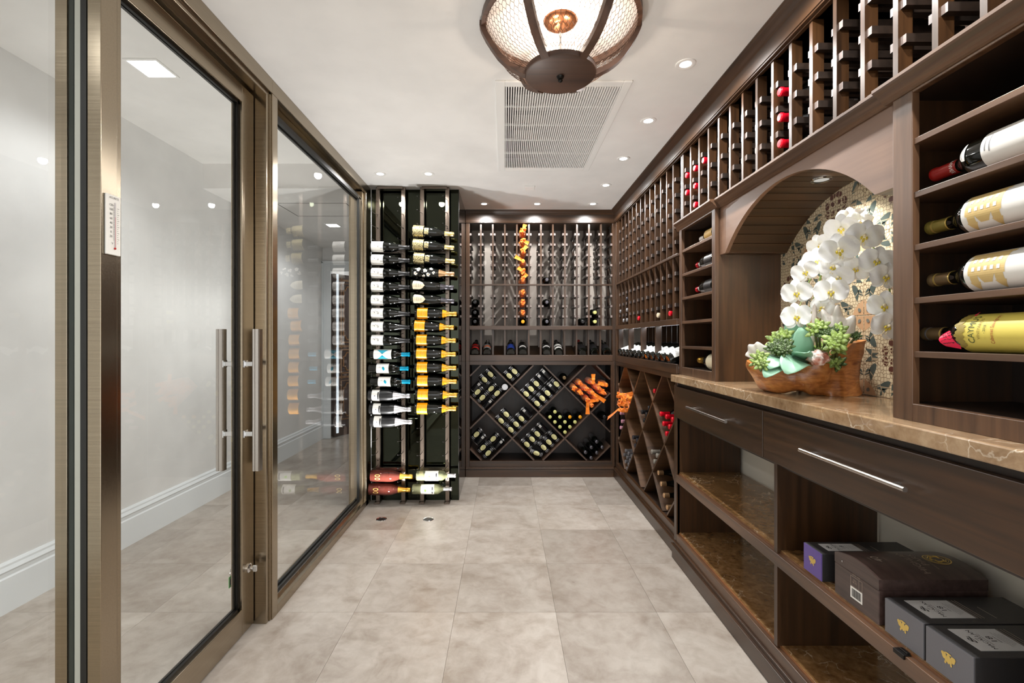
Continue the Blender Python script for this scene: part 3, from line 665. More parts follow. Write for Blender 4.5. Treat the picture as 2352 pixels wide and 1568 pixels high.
prt('duct_lining', fl, mat('duct_foil', (196, 190, 184), .4, .3), G)
sd = obj('ceiling_sensor', MB().box(-.04, .04, -.04, .04, -.012, 0), M_WHITE, bevel=.004, mat4=T(.189, 3.625, CEIL)); tag(sd, 'small square white plate on the ceiling near the end rack', 'sensor')
# corridor lights
for x, y, s_, z, lb in ((-1.75, 2.32, .07, 2.61, 'square recessed light in the high corridor ceiling, seen through the glass door'), (-1.745, 4.75, .055, 2.42, 'square recessed light in the low corridor soffit, seen through the fixed glass')):
    q = thing('corridor_light', lb, 'light', (x, y, z))
    obj('frame', MB().box(-s_-.012, s_+.012, -s_-.012, -s_, -.006, 0).box(-s_-.012, s_+.012, s_, s_+.012, -.006, 0).box(-s_-.012, -s_, -s_, s_, -.006, 0).box(s_, s_+.012, -s_, s_, -.006, 0), M_WHITE, q)
    obj('lens', MB().box(-s_, s_, -s_, s_, -.003, 0), M_SQ, q)
for x, y, z in ((-1.75, 2.32, 2.58), (-1.745, 4.75, 2.39), (-1.75, .2, 2.58), (-1.75, -1.2, 2.58)):
    lamp('SPOT', 'corridor_lamp', (x, y, z), CORR_W, (.97, .985, 1), spot_size=radians(150), spot_blend=.6, shadow_soft_size=.06)
lamp('SPOT', 'corridor_lamp', (-1.6, 6.6, 2.38), CORR_W*.5, (1, .97, .94), spot_size=radians(150), spot_blend=.6, shadow_soft_size=.06)
hatch = MB()
for a in ((-1.95, -1.35, 3.98, 3.986), (-1.95, -1.35, 4.40, 4.406), (-1.95, -1.944, 3.98, 4.406), (-1.356, -1.35, 3.98, 4.406)): hatch.box(*a, 2.4185, 2.4205)
tag(obj('ceiling_hatch', hatch, M_DUCT), 'thin outline of an access hatch in the corridor soffit', 'hatch')
# floor uplights
for x, wh in ((-.869, 'beside the glass partition'), (-.539, 'farther from the glass partition')):
    u_ = thing('floor_uplight', 'round steel floor uplight set in the travertine '+wh, 'light', (x, 3.29, 0))
    obj('bezel', MB().lathe([(.026, .0005), (.030, .003), (.036, .003), (.038, 0.0)], 32, caps=False), M_CHROME, u_, smooth=40)
    obj('lens', MB().lathe([(0, .0008), (.027, .0012)], 24, caps=False), mat('uplight_glass_'+('a' if x < -.7 else 'b'), (60, 60, 58), .1, .5), u_)
    lamp('SPOT', 'uplight_lamp', (x, 3.29, .012), UP_W, (1, .99, .97), (pi-radians(8), 0, 0), spot_size=radians(130), spot_blend=.7, shadow_soft_size=.02)

# ------------------------------------------------------------------ lantern: wood ribs, chicken wire, three bulbs
LX, LY = .2038, 1.725
LN = thing('ceiling_lantern', 'bowl-shaped wood rib lantern with chicken wire and candle bulbs', 'lamp', (LX, LY, CEIL))
pf = [(.285, -.005), (.2855, -.025), (.271, -.055), (.247, -.095), (.217, -.137), (.18, -.168), (.124, -.195)]
def bowl(s):     # rounded bowl profile, s in 0..1
    k = s*(len(pf)-1); i = min(int(k), len(pf)-2); f = k-i
    return pf[i][0]*(1-f)+pf[i+1][0]*f, pf[i][1]*(1-f)+pf[i+1][1]*f
hp = MB().lathe([(.273, -.028), (.291, -.028), (.291, -.002), (.273, -.002), (.273, -.028)], 64, caps=False)
obj('hoop', hp, wood_lamp, LN, smooth=35)
rib = MB(); N = 14
for i in range(N+1):
    r, z = bowl(i/N); r2, z2 = bowl(min(1, i/N+.04)); r1, z1 = bowl(max(0, i/N-.04)); tx, tz = r2-r1, z2-z1; l = sqrt(tx*tx+tz*tz); nx, nz = tz/l, -tx/l
    nx, nz = (-nx, -nz) if nx < 0 else (nx, nz)
    if nz > 0: nz = nz*1
    o_ = .012; rib.v += [(r+nx*o_, -.014, z+nz*o_ if nz < 0 else z-abs(nz)*o_), (r+nx*o_, .014, z-abs(nz)*o_), (r-nx*.006, .014, z+abs(nz)*.006), (r-nx*.006, -.014, z+abs(nz)*.006)]
for i in range(N):
    for k in range(4): rib.f.append((i*4+k, i*4+(k+1) % 4, (i+1)*4+(k+1) % 4, (i+1)*4+k)); rib.m.append(0)
rib.f += [(0, 1, 2, 3), (N*4+3, N*4+2, N*4+1, N*4)]; rib.m += [0, 0]
rme = rib.mesh('rib', wood_lamp, 30, True)
for k in range(6): link('rib', rme, LN, Matrix.Rotation(radians(60*k), 4, 'Z'))
obj('bottom_plate', MB().lathe([(0, -.205), (.124, -.205), (.130, -.201), (.130, -.184), (.124, -.180), (0, -.180)], 48), wood_lamp, LN, smooth=35)
obj('finial', MB().lathe([(0, -.228), (.006, -.226), (.009, -.221), (.006, -.216), (.012, -.212), (.014, -.2055), (0, -.2055)], 20), M_DARKMETAL, LN, smooth=40)
M_COPPER = mat('antique_copper', (156, 104, 72), .25, .9); M_WIRE = mat('rusty_wire', (92, 72, 60), .5, .3)
obj('canopy', MB().lathe([(0, -.026), (.022, -.026), (.028, -.02), (.046, -.017), (.058, -.010), (.062, -.004), (.062, 0), (0, 0)], 40), M_COPPER, LN, smooth=35)
obj('stem', MB().lathe([(.004, -.182), (.004, -.02)], 12), M_CHROME, LN, smooth=40)
wm = MB(); NA, NR = 84, 15
def wp(i, j): 
    a = 2*pi*i/NA; r, z = bowl(min(max(j/NR, 0), 1)); return (r*cos(a)*.985, r*sin(a)*.985, z+.003)
def wire(p, q, r=.0008):
    p, q = Vector(p), Vector(q); d = q-p
    if d.length < 1e-5: return
    a = d.orthogonal().normalized()*r; b = d.normalized().cross(a)
    vs = [p+a, p-a*.5+b*.87, p-a*.5-b*.87, q+a, q-a*.5+b*.87, q-a*.5-b*.87]; wm.add(vs, [(0, 1, 4, 3), (1, 2, 5, 4), (2, 0, 3, 5)])
for j in range(NR):
    for i in range(NA):
        o_ = .5*(j % 2)
        # hexagon cells: a vertical twist and two slanting wires
        wire(wp(i+o_, j+.0), wp(i+o_, j+.45)); wire(wp(i+o_, j+.45), wp(i+o_+.5, j+1)); wire(wp(i+o_, j+.45), wp(i+o_-.5, j+1))
o = obj('wire_mesh', wm, M_WIRE, LN); o['kind'] = 'stuff'
bulb_me = MB().lathe([(0, .0), (.006, .003), (.013, .018), (.0155, .032), (.012, .05), (.008, .06), (.0075, .064)], 18).mesh('bulb', glass('bulb_glass', (1, .97, .92)), 50)
fil_me = MB().tube([(0, 0, .012), (.003, 0, .03), (-.003, 0, .042), (0, 0, .055)], .0028, 8).mesh('filament', M_BULB)
sok_me = MB().lathe([(.0095, 0), (.0105, .002), (.0105, .028), (.006, .032)], 16).mesh('socket', M_DARKMETAL, 40)
for k, a in enumerate((100, 220, 340)):
    bx, by = .058*cos(radians(a)), .058*sin(radians(a))
    s_ = link('socket', sok_me, LN, T(bx, by, -.165)); 
    obj('arm', MB().tube([(-bx*.95, -by*.95, .0), (-bx*.5, -by*.5, -.004), (0, 0, .002)], .004, 8), M_DARKMETAL, s_)
    b_ = link('bulb', bulb_me, LN, T(bx, by, -.069) @ Matrix.Rotation(pi, 4, 'X')); link('filament', fil_me, b_)
    lamp('POINT', 'lantern_lamp', (LX+bx, LY+by, CEIL-.105), BULB_W, (1, .87, .76), shadow_soft_size=.012)
lamp('AREA', 'display_lamp', (XR+.045, 3.52, 1.352), STRIP_W, (.88, .94, 1), (0, 0, 0), shape='RECTANGLE', size=.02, size_y=1.42)

# ------------------------------------------------------------------ metal bottle rack (two pairs of floor-to-ceiling posts)
RY = 3.615
POST = {0: (-.983, -.787), 1: (-.641, -.446)}
peg_me = MB().tube([(0, 0, 0), (-.002, -.022, -.004), (-.008, -.045, -.007), (-.016, -.075, -.006), (-.020, -.088, -.001)], [.0022]*5, 8)
peg_me.lathe([(0, -.0045), (.0035, -.0025), (.0042, 0), (.0035, .0025), (0, .0045)], 10, T(-.021, -.091, 0))
peg_me = peg_me.mesh('peg', M_DARKMETAL, 50)
for r_, wh in ((0, 'beside the glass partition'), (1, 'next to the corner of the mirrored block')):
    t = thing('metal_wine_rack', 'floor-to-ceiling gunmetal peg rack for bottles '+wh, 'wine rack', (sum(POST[r_])/2, RY, 0), 'metal peg racks')
    for x in POST[r_]:
        prt('post', MB().box(x-.015, x+.015, RY, RY+.035, .012, CEIL-.001), M_GUNMETAL, t, bevel=.002)
        prt('foot', MB().box(x-.022, x+.022, RY-.03, RY+.05, 0, .012), M_GUNMETAL, t, bevel=.002)
        for k in range(22): prt('peg', peg_me, None, t, T(x, RY, (2.330-.1019*k if r_ == 0 else 2.341-.1027*k)))
        sc = MB()
        for z in (.33, 1.0, 2.12): sc.lathe([(0, .002), (.004, .0015), (.0045, 0)], 12, aim((x, RY-.0005, z), (0, -1, 0)))
        prt('screws', sc, M_DARKMETAL, t)
    x0, x1 = POST[r_]
    prt('cross_bar', MB().box(x0, x1, RY+.01, RY+.035, .245, .27), M_GUNMETAL, t); prt('cross_bar', MB().box(x0, x1, RY+.01, RY+.035, 1.93, 1.955), M_GUNMETAL, t)
    prt('cross_bar', MB().box(x0, x1, RY-.02, RY+.035, CEIL-.02, CEIL-.001), M_GUNMETAL, t)

# ------------------------------------------------------------------ bottles
M_BLK = mat('black_green_glass', (9, 11, 8), .06, spec=.6); M_MATTBLK = mat('matte_black_glass', (24, 24, 25), .35)
M_ROSE = mat('rose_wine_glass', (146, 74, 62), .05, trans=.75, ior=1.33); M_PALE = mat('pale_green_glass', (206, 208, 160), .05, trans=.8, ior=1.33)
PROF = {
 'bordeaux': [(0, .006), (.024, 0), (.035, .002), (.0375, .008), (.0375, .185), (.036, .198), (.028, .212), (.018, .224), (.0148, .236), (.0142, .285), (.0158, .287), (.0158, .296), (.012, .300), (0, .300)],
 'magnum': [(0, .006), (.030, 0), (.041, .002), (.0435, .008), (.0435, .195), (.042, .207), (.034, .222), (.022, .236), (.0155, .25), (.0148, .308), (.0164, .310), (.0164, .320), (.012, .323), (0, .323)],
 'burgundy': [(0, .006), (.028, 0), (.038, .002), (.0405, .009), (.0405, .145), (.038, .165), (.030, .193), (.021, .22), (.0155, .245), (.0145, .284), (.0158, .286), (.0158, .295), (.012, .299), (0, .299)],
 'champagne': [(0, .008), (.030, 0), (.041, .002), (.0435, .010), (.0435, .145), (.041, .168), (.033, .198), (.023, .228), (.0175, .252), (.0155, .285), (.0175, .288), (.0175, .298), (.0165, .312), (.012, .316), (0, .316)],
 'half': [(0, .005), (.020, 0), (.029, .002), (.031, .007), (.031, .142), (.029, .155), (.022, .168), (.016, .178), (.0145, .19), (.014, .226), (.0155, .228), (.0155, .236), (.012, .239), (0, .239)],
 'slim': [(0, .006), (.022, 0), (.029, .002), (.0312, .008), (.0312, .18), (.029, .20), (.02, .222), (.0148, .24), (.0140, .288), (.0152, .29), (.0152, .298), (.012, .300), (0, .300)],
}
def prof_r(kind, z):
    p = PROF[kind]
    for (r0, z0), (r1, z1) in zip(p[2:], p[3:]):
        if z0 <= z <= z1 and z1 > z0: return r0+(r1-r0)*(z-z0)/(z1-z0)
    return p[-3][0]
BODY, CAPS, LABS = {}, {}, {}
def cap_mesh(kind, z0, m, key):
    k = (kind, z0, key)
    if k not in CAPS:
        zs = [z0]+[z for r, z in PROF[kind] if z > z0+.003]
        pr = [(prof_r(kind, z)+.0007 if z < PROF[kind][-2][1] else PROF[kind][-2][0]+.0005, z+.0004) for z in zs[:-1]]+[(0, PROF[kind][-1][1]+.0008)]
        CAPS[k] = MB().lathe(pr, 18, caps=False).mesh('capsule', m, 40)
    return CAPS[k]
def lab_mesh(kind, z0, z1, half, mats, deco=None, key='', off=.0006):
    k = (kind, z0, z1, half, key)
    if k not in LABS:
        b = MB(); a = radians(half); nz = 1 if kind != 'champagne' and z1 < .19 else 8
        pr = [(prof_r(kind, z0+(z1-z0)*i/nz)+off, z0+(z1-z0)*i/nz) for i in range(nz+1)]
        b.lathe(pr, 20, a0=-a, a1=a)
        if deco: deco(b, kind, z0, z1)
        LABS[k] = b.mesh('label', mats, 40)
    return LABS[k]
def strips(pts, step=.005):
    # cut a flat outline into narrow strips so that it follows a round surface
    lo, hi = min(p[0] for p in pts), max(p[0] for p in pts); n = max(1, math.ceil((hi-lo)/step))
    def half(P, x, sg):
        out = []
        for p, q in zip(P, P[1:]+P[:1]):
            a, c = sg*(p[0]-x), sg*(q[0]-x)
            if a >= 0: out.append(p)
            if a*c < 0: f = a/(a-c); out.append((p[0]+(q[0]-p[0])*f, p[1]+(q[1]-p[1])*f))
        return out
    for i in range(n):
        P = half(half(list(pts), lo+(hi-lo)*i/n, 1), lo+(hi-lo)*(i+1)/n, -1)
        if len(P) > 2: yield P
def wrap(b, kind, pts, mi, off=.0011):
    for P in strips(pts): wrap1(b, kind, P, mi, off)
def wrap1(b, kind, pts, mi, off=.0011):
    # polygon given in (arc length, z) laid on the bottle's skin
    b.add([((prof_r(kind, z)+off)*cos(s/max(prof_r(kind, z), .005)), (prof_r(kind, z)+off)*sin(s/max(prof_r(kind, z), .005)), z) for s, z in pts], [tuple(range(len(pts)))], mi)
def bottle(name, label, M, kind='bordeaux', glass_m=None, cap=None, labs=(), group=None, cat='bottle', detail=24):
    t = thing(name, label, cat, group=group, mat4=M)
    kk = (kind, detail, (glass_m or M_BLK).name)
    if kk not in BODY: BODY[kk] = MB().lathe(PROF[kind], detail).mesh('glass_body', glass_m or M_BLK, 40)
    link('glass_body', BODY[kk], t)
    if cap: link('capsule', cap_mesh(kind, cap[0], cap[1], cap[1].name), t)
    for l in labs: link('label', l, t)
    return t
P = {n: mat('paper_'+n, c, r) for n, c, r in (('white', (236, 234, 228), .5), ('cream', (226, 214, 184), .5), ('orange', (246, 168, 10), .4), ('grey', (120, 120, 122), .5), ('black', (30, 29, 30), .4), ('teal', (0, 150, 176), .35),
     ('blue', (36, 56, 130), .4), ('red', (176, 34, 30), .4), ('yellow', (222, 204, 96), .45), ('rust', (206, 96, 40), .45), ('green', (88, 120, 40), .45), ('tan', (214, 178, 108), .5), ('pinkred', (226, 24, 70), .45))}
FO = {n: mat('foil_'+n, c, r, mt) for n, c, r, mt in (('gold', (216, 168, 72), .28, .85), ('palegold', (226, 204, 140), .3, .8), ('rosegold', (214, 172, 128), .3, .8), ('silver', (208, 206, 210), .28, .85), ('darksilver', (92, 90, 96), .3, .85),
      ('black', (26, 25, 26), .35, 0), ('red', (206, 12, 36), .3, .1), ('darkred', (150, 26, 22), .35, .1), ('teal', (0, 140, 176), .3, .3), ('grey', (140, 134, 124), .4, .3), ('pink', (232, 170, 190), .4, 0), ('beige', (206, 190, 160), .45, 0),
      ('olive', (132, 118, 52), .35, .4), ('bronze', (112, 92, 62), .35, .5), ('white', (232, 228, 222), .45, 0), ('orange', (232, 160, 24), .35, .2), ('lime', (196, 196, 120), .4, .1))}
BRASS = mat('gold_ornament', (226, 196, 110), .35, .6)
def lines(mi, rows, w=.016, h=.0012):
    def f(b, kind, z0, z1):
        for fz, fs, fw in rows:
            z = z0+(z1-z0)*fz; wrap(b, kind, [(-w*fw+fs*w, z-h), (w*fw+fs*w, z-h), (w*fw+fs*w, z+h), (-w*fw+fs*w, z+h)], mi)
    return f
def branch(b, kind, z0, z1):     # a sketched vine: thin crooked strokes
    rnd = random.Random(5)
    for s0, q in ((-.02, .3), (.004, .55), (.018, .8), (-.008, .15)):
        s, z = s0, z0+(z1-z0)*q
        for k in range(6):
            s2, z2 = s+rnd.uniform(-.006, .008), z+rnd.uniform(-.004, .009)
            z2 = min(max(z2, z0+.002), z1-.002)
            d = Vector((s2-s, z2-z)); n = Vector((-d.y, d.x)).normalized()*.0009
            wrap(b, kind, [(s-n.x, z-n.y), (s2-n.x, z2-n.y), (s2+n.x, z2+n.y), (s+n.x, z+n.y)], 1); s, z = s2, z2
M_GOLDLACE = mat('gold_lace', (226, 206, 140), .3, .6); q_ = NT(M_GOLDLACE)
vo = q_('ShaderNodeTexVoronoi', feature='DISTANCE_TO_EDGE'); vo.inputs['Scale'].default_value = 95; q_.link(q_.coords(), vo.inputs['Vector'])
q_.link(q_.ramp(vo.outputs['Distance'], [(.0, (60, 50, 30)), (.05, (90, 76, 46)), (.11, (240, 224, 168)), (1, (250, 238, 196))]), q_.b.inputs['Base Color'])
def rowpos(v): return HC+(V0-v)*3.56/F
BY = 3.558
lw = lab_mesh('burgundy', .012, .102, 80, [P['white'], P['grey']], branch, 'vine')
def metal(u0, v, slope=0): return aim(((u0-U0)*BY/F, BY, rowpos(v)), (1, 0, slope))
for k, v in enumerate((566.7, 596.5, 627, 658, 689, 719, 749.7, 780.6)):
    bottle('wine_bottle', 'dark bottle with white sketched-vine label on the metal rack, %s from top' % ORD[k], metal(851.5, v, -.02), 'burgundy', None, (.215, FO['black']), [lw], 'white-label bottles on the metal rack')
def hourglass(b, kind, z0, z1):
    W = .04; zm = (z0+z1)/2
    for s in (-1, 1): wrap(b, kind, [(s*W, z0+.022), (s*.004, zm), (s*W, z1-.022)] if s > 0 else [(-W, z1-.022), (-.004, zm), (-W, z0+.022)], 1)
def birdy(b, kind, z0, z1):
    zm = z0+(z1-z0)*.58
    wrap(b, kind, [(-.020, zm-.004), (-.006, zm-.010), (.006, zm-.006), (.018, zm+.008), (.012, zm+.006), (.004, zm+.012), (-.008, zm+.008)], 1); wrap(b, kind, [(-.014, z0+.02), (-.014, z0+.032), (-.012, z0+.032), (-.012, z0+.02)], 2)
for k, (v, u0, nm, z0, z1, dec) in enumerate(((813.7, 851, 'white label showing a teal hourglass shape', .032, .165, hourglass), (846, 848, 'white label with a small teal bird, upper one', .062, .155, birdy), (876.3, 852, 'white label with a small teal bird, lower one', .062, .155, birdy))):
    bottle('wine_bottle', 'black bottle with teal capsule and '+nm, metal(u0, v), 'bordeaux', None, (.236, FO['teal']), [lab_mesh('bordeaux', z0, z1, 85, [P['white'], P['teal'], P['grey']], dec, nm)], 'teal-capped bottles on the metal rack')
def sidemark(b, kind, z0, z1): wrap(b, kind, [(-.030, z1-.012), (.03, z1-.012), (.03, z1-.002), (-.03, z1-.002)], 1); wrap(b, kind, [(-.004, z0+.02), (.004, z0+.02), (.004, z0+.03), (-.004, z0+.03)], 2)
for k, v in enumerate((906.9, 938, 966.7)):
    bottle('sparkling_bottle', 'matte black sparkling wine bottle with silver foil neck, %s of three on the metal rack' % ('top', 'middle', 'bottom')[k], metal((847, 849.5, 851.5)[k], v, -.02), 'champagne', M_MATTBLK, (.19, FO['silver']), [lab_mesh('champagne', .032, .088, 75, [P['white'], P['black'], P['grey']], sidemark, 'sm')], 'silver-foil bottles on the metal rack')
def oo(b, kind, z0, z1):
    for s0 in (-.012, .012):
        zc = (z0+z1)/2; n = 20
        for i in range(n):
            a0, a1 = 2*pi*i/n, 2*pi*(i+1)/n
            f = lambda a, r: (s0+r*.009*cos(a), zc+r*.020*sin(a))
            wrap(b, kind, [f(a0, 1), f(a1, 1), f(a1, .72), f(a0, .72)], 1)
M_NONE = glass('clear_film', (1, 1, 1))
def only(deco, kind, z0, z1, mats, key):
    k = (kind, z0, z1, key)
    if k not in LABS:
        b = MB(); deco(b, kind, z0, z1); LABS[k] = b.mesh('label', mats, 40)
    return LABS[k]
for k, v in enumerate((1091.6, 1122.5)):
    bottle('rose_bottle', 'pink wine bottle with gold foil neck, %s of the two low on the metal rack' % ('upper', 'lower')[k], metal((852, 848)[k], v, -.02), 'champagne', M_ROSE, (.222, FO['gold']), [only(oo, 'champagne', .03, .09, [BRASS, BRASS], 'oo')], 'pink bottles low on the metal rack')
for k, v in enumerate((531.9, 563, 594)):
    bottle('champagne_bottle', 'champagne bottle in ornate gold lace label, %s of three atop the metal rack' % ('top', 'middle', 'bottom')[k], metal(947.5+(k == 2)*2, v-1.5, -.085), 'champagne', None, (.245, FO['palegold']), [lab_mesh('champagne', .008, .088, 100, [M_GOLDLACE], None, 'lace', .0012), lab_mesh('champagne', .096, .128, 32, [M_GOLDLACE], None, 'lace2', .0012)], 'gold lace bottles on the metal rack')
def flowers(b, kind, z0, z1):
    rnd = random.Random(3)
    for s0, zc, R in ((-.02, .05, .017), (.012, .03, .015), (-.012, .100, .016), (.018, .125, .016), (-.030, .145, .014), (.002, .165, .012), (.030, .09, .012)):
        for p in range(5):
            a = 2*pi*p/5+rnd.random(); pts = []
            for i in range(7):
                q = 2*pi*i/7; pts.append((s0+R*.6*cos(a)+R*.42*cos(q), zc+R*.6*sin(a)+R*.42*sin(q)))
            wrap(b, kind, pts, 0, .001)
        wrap(b, kind, [(s0+R*.25*cos(2*pi*i/8), zc+R*.25*sin(2*pi*i/8)) for i in range(8)], 1, .0014)
bottle('champagne_bottle', 'champagne bottle painted with white blossoms on the metal rack', metal(948, 625, -.05), 'champagne', None, (.20, FO['rosegold']), [only(flowers, 'champagne', .01, .18, [P['white'], P['tan']], 'fl')], None)
def shield(b, kind, z0, z1):
    pts = [(-.036, z0+.01), (-.030, z0+.004), (0, z0), (.030, z0+.004), (.036, z0+.01), (.034, z0+.05), (.022, z0+.075), (0, z1), (-.022, z0+.075), (-.034, z0+.05)]
    wrap(b, kind, pts, 0)
    for i, zz in enumerate((.03, .045, .06)): wrap(b, kind, [(-.018+.004*i, z0+zz-.001), (.018-.004*i, z0+zz-.001), (.018-.004*i, z0+zz+.001), (-.018+.004*i, z0+zz+.001)], 1, .0014)
for k, v in enumerate((656, 687.3)):
    bottle('champagne_bottle', 'champagne bottle with cream shield label and dark foil, %s of two on the metal rack' % ('upper', 'lower')[k], metal(947+k*1.5, v-1, -.06), 'champagne', None, (.215, FO['darksilver']), [only(shield, 'champagne', .008, .102, [P['cream'], P['grey']], 'sh')], 'shield-label bottles on the metal rack')
lo = lab_mesh('champagne', .020, .098, 78, [P['orange'], P['tan'], P['black']], lines(1, ((.3, 0, 1.4), (.5, 0, 1.0), (.62, 0, 1.3), (.75, 0, .8))), 'or')
no = lab_mesh('champagne', .208, .238, 95, [P['orange']], None, 'nk', .0016)
for k, v in enumerate((719.6, 747.7, 780.6, 812, 843.5, 874.5, 905.5, 937)):
    bottle('champagne_bottle', 'champagne bottle with bright orange-yellow label on the metal rack, %s from the top' % ORD[k], metal((954, 947.5, 952, 952, 953, 954, 955, 953)[k], v, -.015-(k == 1)*.03), 'champagne', None, (.215, FO['gold']), [lo, no], 'orange-label bottles on the metal rack')
def sau(b, kind, z0, z1): wrap(b, kind, [(-.026, z1-.018), (.026, z1-.018), (.026, z1-.008), (-.026, z1-.008)], 1); wrap(b, kind, [(-.012, z0+.028), (.006, z0+.026), (.012, z0+.04), (-.004, z0+.046)], 2)
for k, v in enumerate((1091.6, 1122.5)):
    bottle('white_wine_bottle', 'pale green white-wine bottle with silver cap, %s of the two low on the metal rack' % ('upper', 'lower')[k], metal((957, 947.5)[k], v), 'bordeaux', M_PALE, (.236, FO['silver']), [lab_mesh('bordeaux', .068, .168, 80, [P['white'], P['black'], P['green']], sau, 'sa')], 'pale bottles low on the metal rack')

# bottles lying neck-out in the end rack
def neck_back(name, label, x, z, kind='bordeaux', cap=None, group=None, y=None, glass_m=None):
    L = PROF[kind][-1][1]; y = (YB-.008) if y is None else y
    return bottle(name, label, aim((x, y+L, z), (0, -1, 0), (0, 0, 1)), kind, glass_m, cap, (), group, detail=18)
def colx(k): return -.3336+.1107*(k+.5)
z_on = lambda i: ROWS[i]+.036
ZS = 1.386+.0385
for c_, z, cap, lb in ((0, z_on(7), 'black', 'black-capped bottle in the end rack column by the mirrored block, top of three'), (0, z_on(8), 'black', 'black-capped bottle in the end rack column by the mirrored block, middle of three'), (0, ZS, 'black', 'black-capped bottle in the end rack column by the mirrored block, bottom of three'),
        (4, ZS, 'orange', 'bottle with orange-gold cap under the column of orange wrapped bottles'), (6, 1.772+.0385, 'darksilver', 'dark bottle alone on the mid rail of the end rack'), (6, z_on(7), 'darksilver', 'dark bottle in the end rack halfway between the mid rail and the display rail'), (6, ZS, 'darksilver', 'dark bottle on the display rail straight below two other dark bottles'),
        (9, ZS, 'black', 'black bottle on the display rail beside the gold-capped pair'), (10, z_on(8), 'lime', 'gold-green capped bottle in the end rack, upper of the pair'), (10, ZS, 'lime', 'gold-green capped bottle in the end rack, lower of the pair')):
    neck_back('wine_bottle', lb, colx(c_), z, 'bordeaux', (.236, FO[cap]), 'neck-out bottles in the end rack')

# orange tissue-wrapped bottles
M_TIS = mat('orange_tissue', (255, 138, 18), .6, sheen=.3); M_TIS.node_tree.nodes['Principled BSDF'].inputs['Subsurface Weight'].default_value = 0
def wrapped(seed, tail=None, tl=.10, spread=.0, R=.039):
    rnd = random.Random(seed); b = MB(); n = 20; rows = []
    pr = [(.0, .0), (.030, .002), (R, .012), (R, .09), (R, .16), (R*.93, .195), (R*.62, .225), (.021, .25), (.0185, .275), (.0195, .298), (.017, .306), (.008, .309)]
    vs = []
    for r, z in pr:
        for i in range(n):
            a = 2*pi*i/n; w_ = r*(1+.07*rnd.uniform(-1, 1)*(r > .01))
            vs.append((w_*cos(a), w_*sin(a), z+rnd.uniform(-.004, .004)*(r > .01)))
    fs = [(j*n+i, j*n+(i+1) % n, (j+1)*n+(i+1) % n, (j+1)*n+i) for j in range(len(pr)-1) for i in range(n)]+[tuple(range((len(pr)-1)*n, len(pr)*n))]
    b.add(vs, fs)
    # gathered frill round the mouth
    if spread:
        m = 16; f = []; ph = rnd.uniform(0, 6)
        for i in range(m):
            a = 2*pi*i/m; k = .75+.35*sin(2*a+ph)+.25*sin(5*a+2*ph)+rnd.uniform(-.15, .15); k = max(.25, k); z = .300+.010*sin(3*a+ph)
            f += [(.015*cos(a), .015*sin(a), .292), ((.014+spread*.55*k)*cos(a), (.014+spread*.55*k)*sin(a), z+.008), ((.010+spread*.95*k)*cos(a+.2), (.010+spread*.95*k)*sin(a+.2), z+.020*k), ((.004+spread*.45*k)*cos(a+.4), (.004+spread*.45*k)*sin(a+.4), z+.012+.012*k)]
        fs = []
        for i in range(m):
            for q in range(3): A, B = 4*i+q, 4*((i+1) % m)+q; fs.append((A, B, B+1, A+1))
        b.add(f, fs+[tuple(4*i+3 for i in range(m))])
    if tail is not None:
        ca, sa = cos(tail), sin(tail); f = []; K = 6
        for k in range(K+1):
            s = k/K; w_ = .012+.007*s; d = s*tl
            for q in (-1, -.4, .3, 1):
                wob = .003*(q*q-.5)+.002*rnd.uniform(-1, 1)
                f.append((ca*(d+.008)-sa*w_*q, sa*(d+.008)+ca*w_*q, .303+.010*sin(pi*min(1, s*2.2))+wob))
                f.append((ca*(d+.008)-sa*w_*q, sa*(d+.008)+ca*w_*q, .300+.010*sin(pi*min(1, s*2.2))+wob))
        fs = []
        for k in range(K):
            for q in range(3):
                a, c = (k*4+q)*2, ((k+1)*4+q)*2
                fs += [(a, a+2, c+2, c), (a+1, c+1, c+3, a+3)]
        b.add(f, fs)
    return b.mesh('tissue_wrap', M_TIS)
def wrapped_bottle(label, M, seed, tail=None, tl=.10, spread=0, group=None, R=.039):
    t = thing('wrapped_bottle', label, 'bottle', group=group, mat4=M); link('tissue_wrap', wrapped(seed, tail, tl, spread, R), t); return t
for k in range(9):
    z = (ROWS[k]+.036) if k != 5 else 1.772+.046
    tail = {0: 1.2, 1: -.5, 2: .9, 3: 2.6, 4: 2.5, 5: .9}.get(k); sp = {0: .022, 1: .016, 2: .018, 4: .02, 5: .015, 6: .014, 7: .018, 8: .012}.get(k, 0)
    M = frame_mat((colx(4), YB-.012+.309, z), (1, 0, 0), (0, 0, 1), (0, -1, 0))
    wrapped_bottle('orange tissue-wrapped bottle in the end rack column, %s from the top' % ORD[k], M, 20+k, tail, .05 if k != 3 else .075, sp, 'orange wrapped bottles in the end rack column', .036)

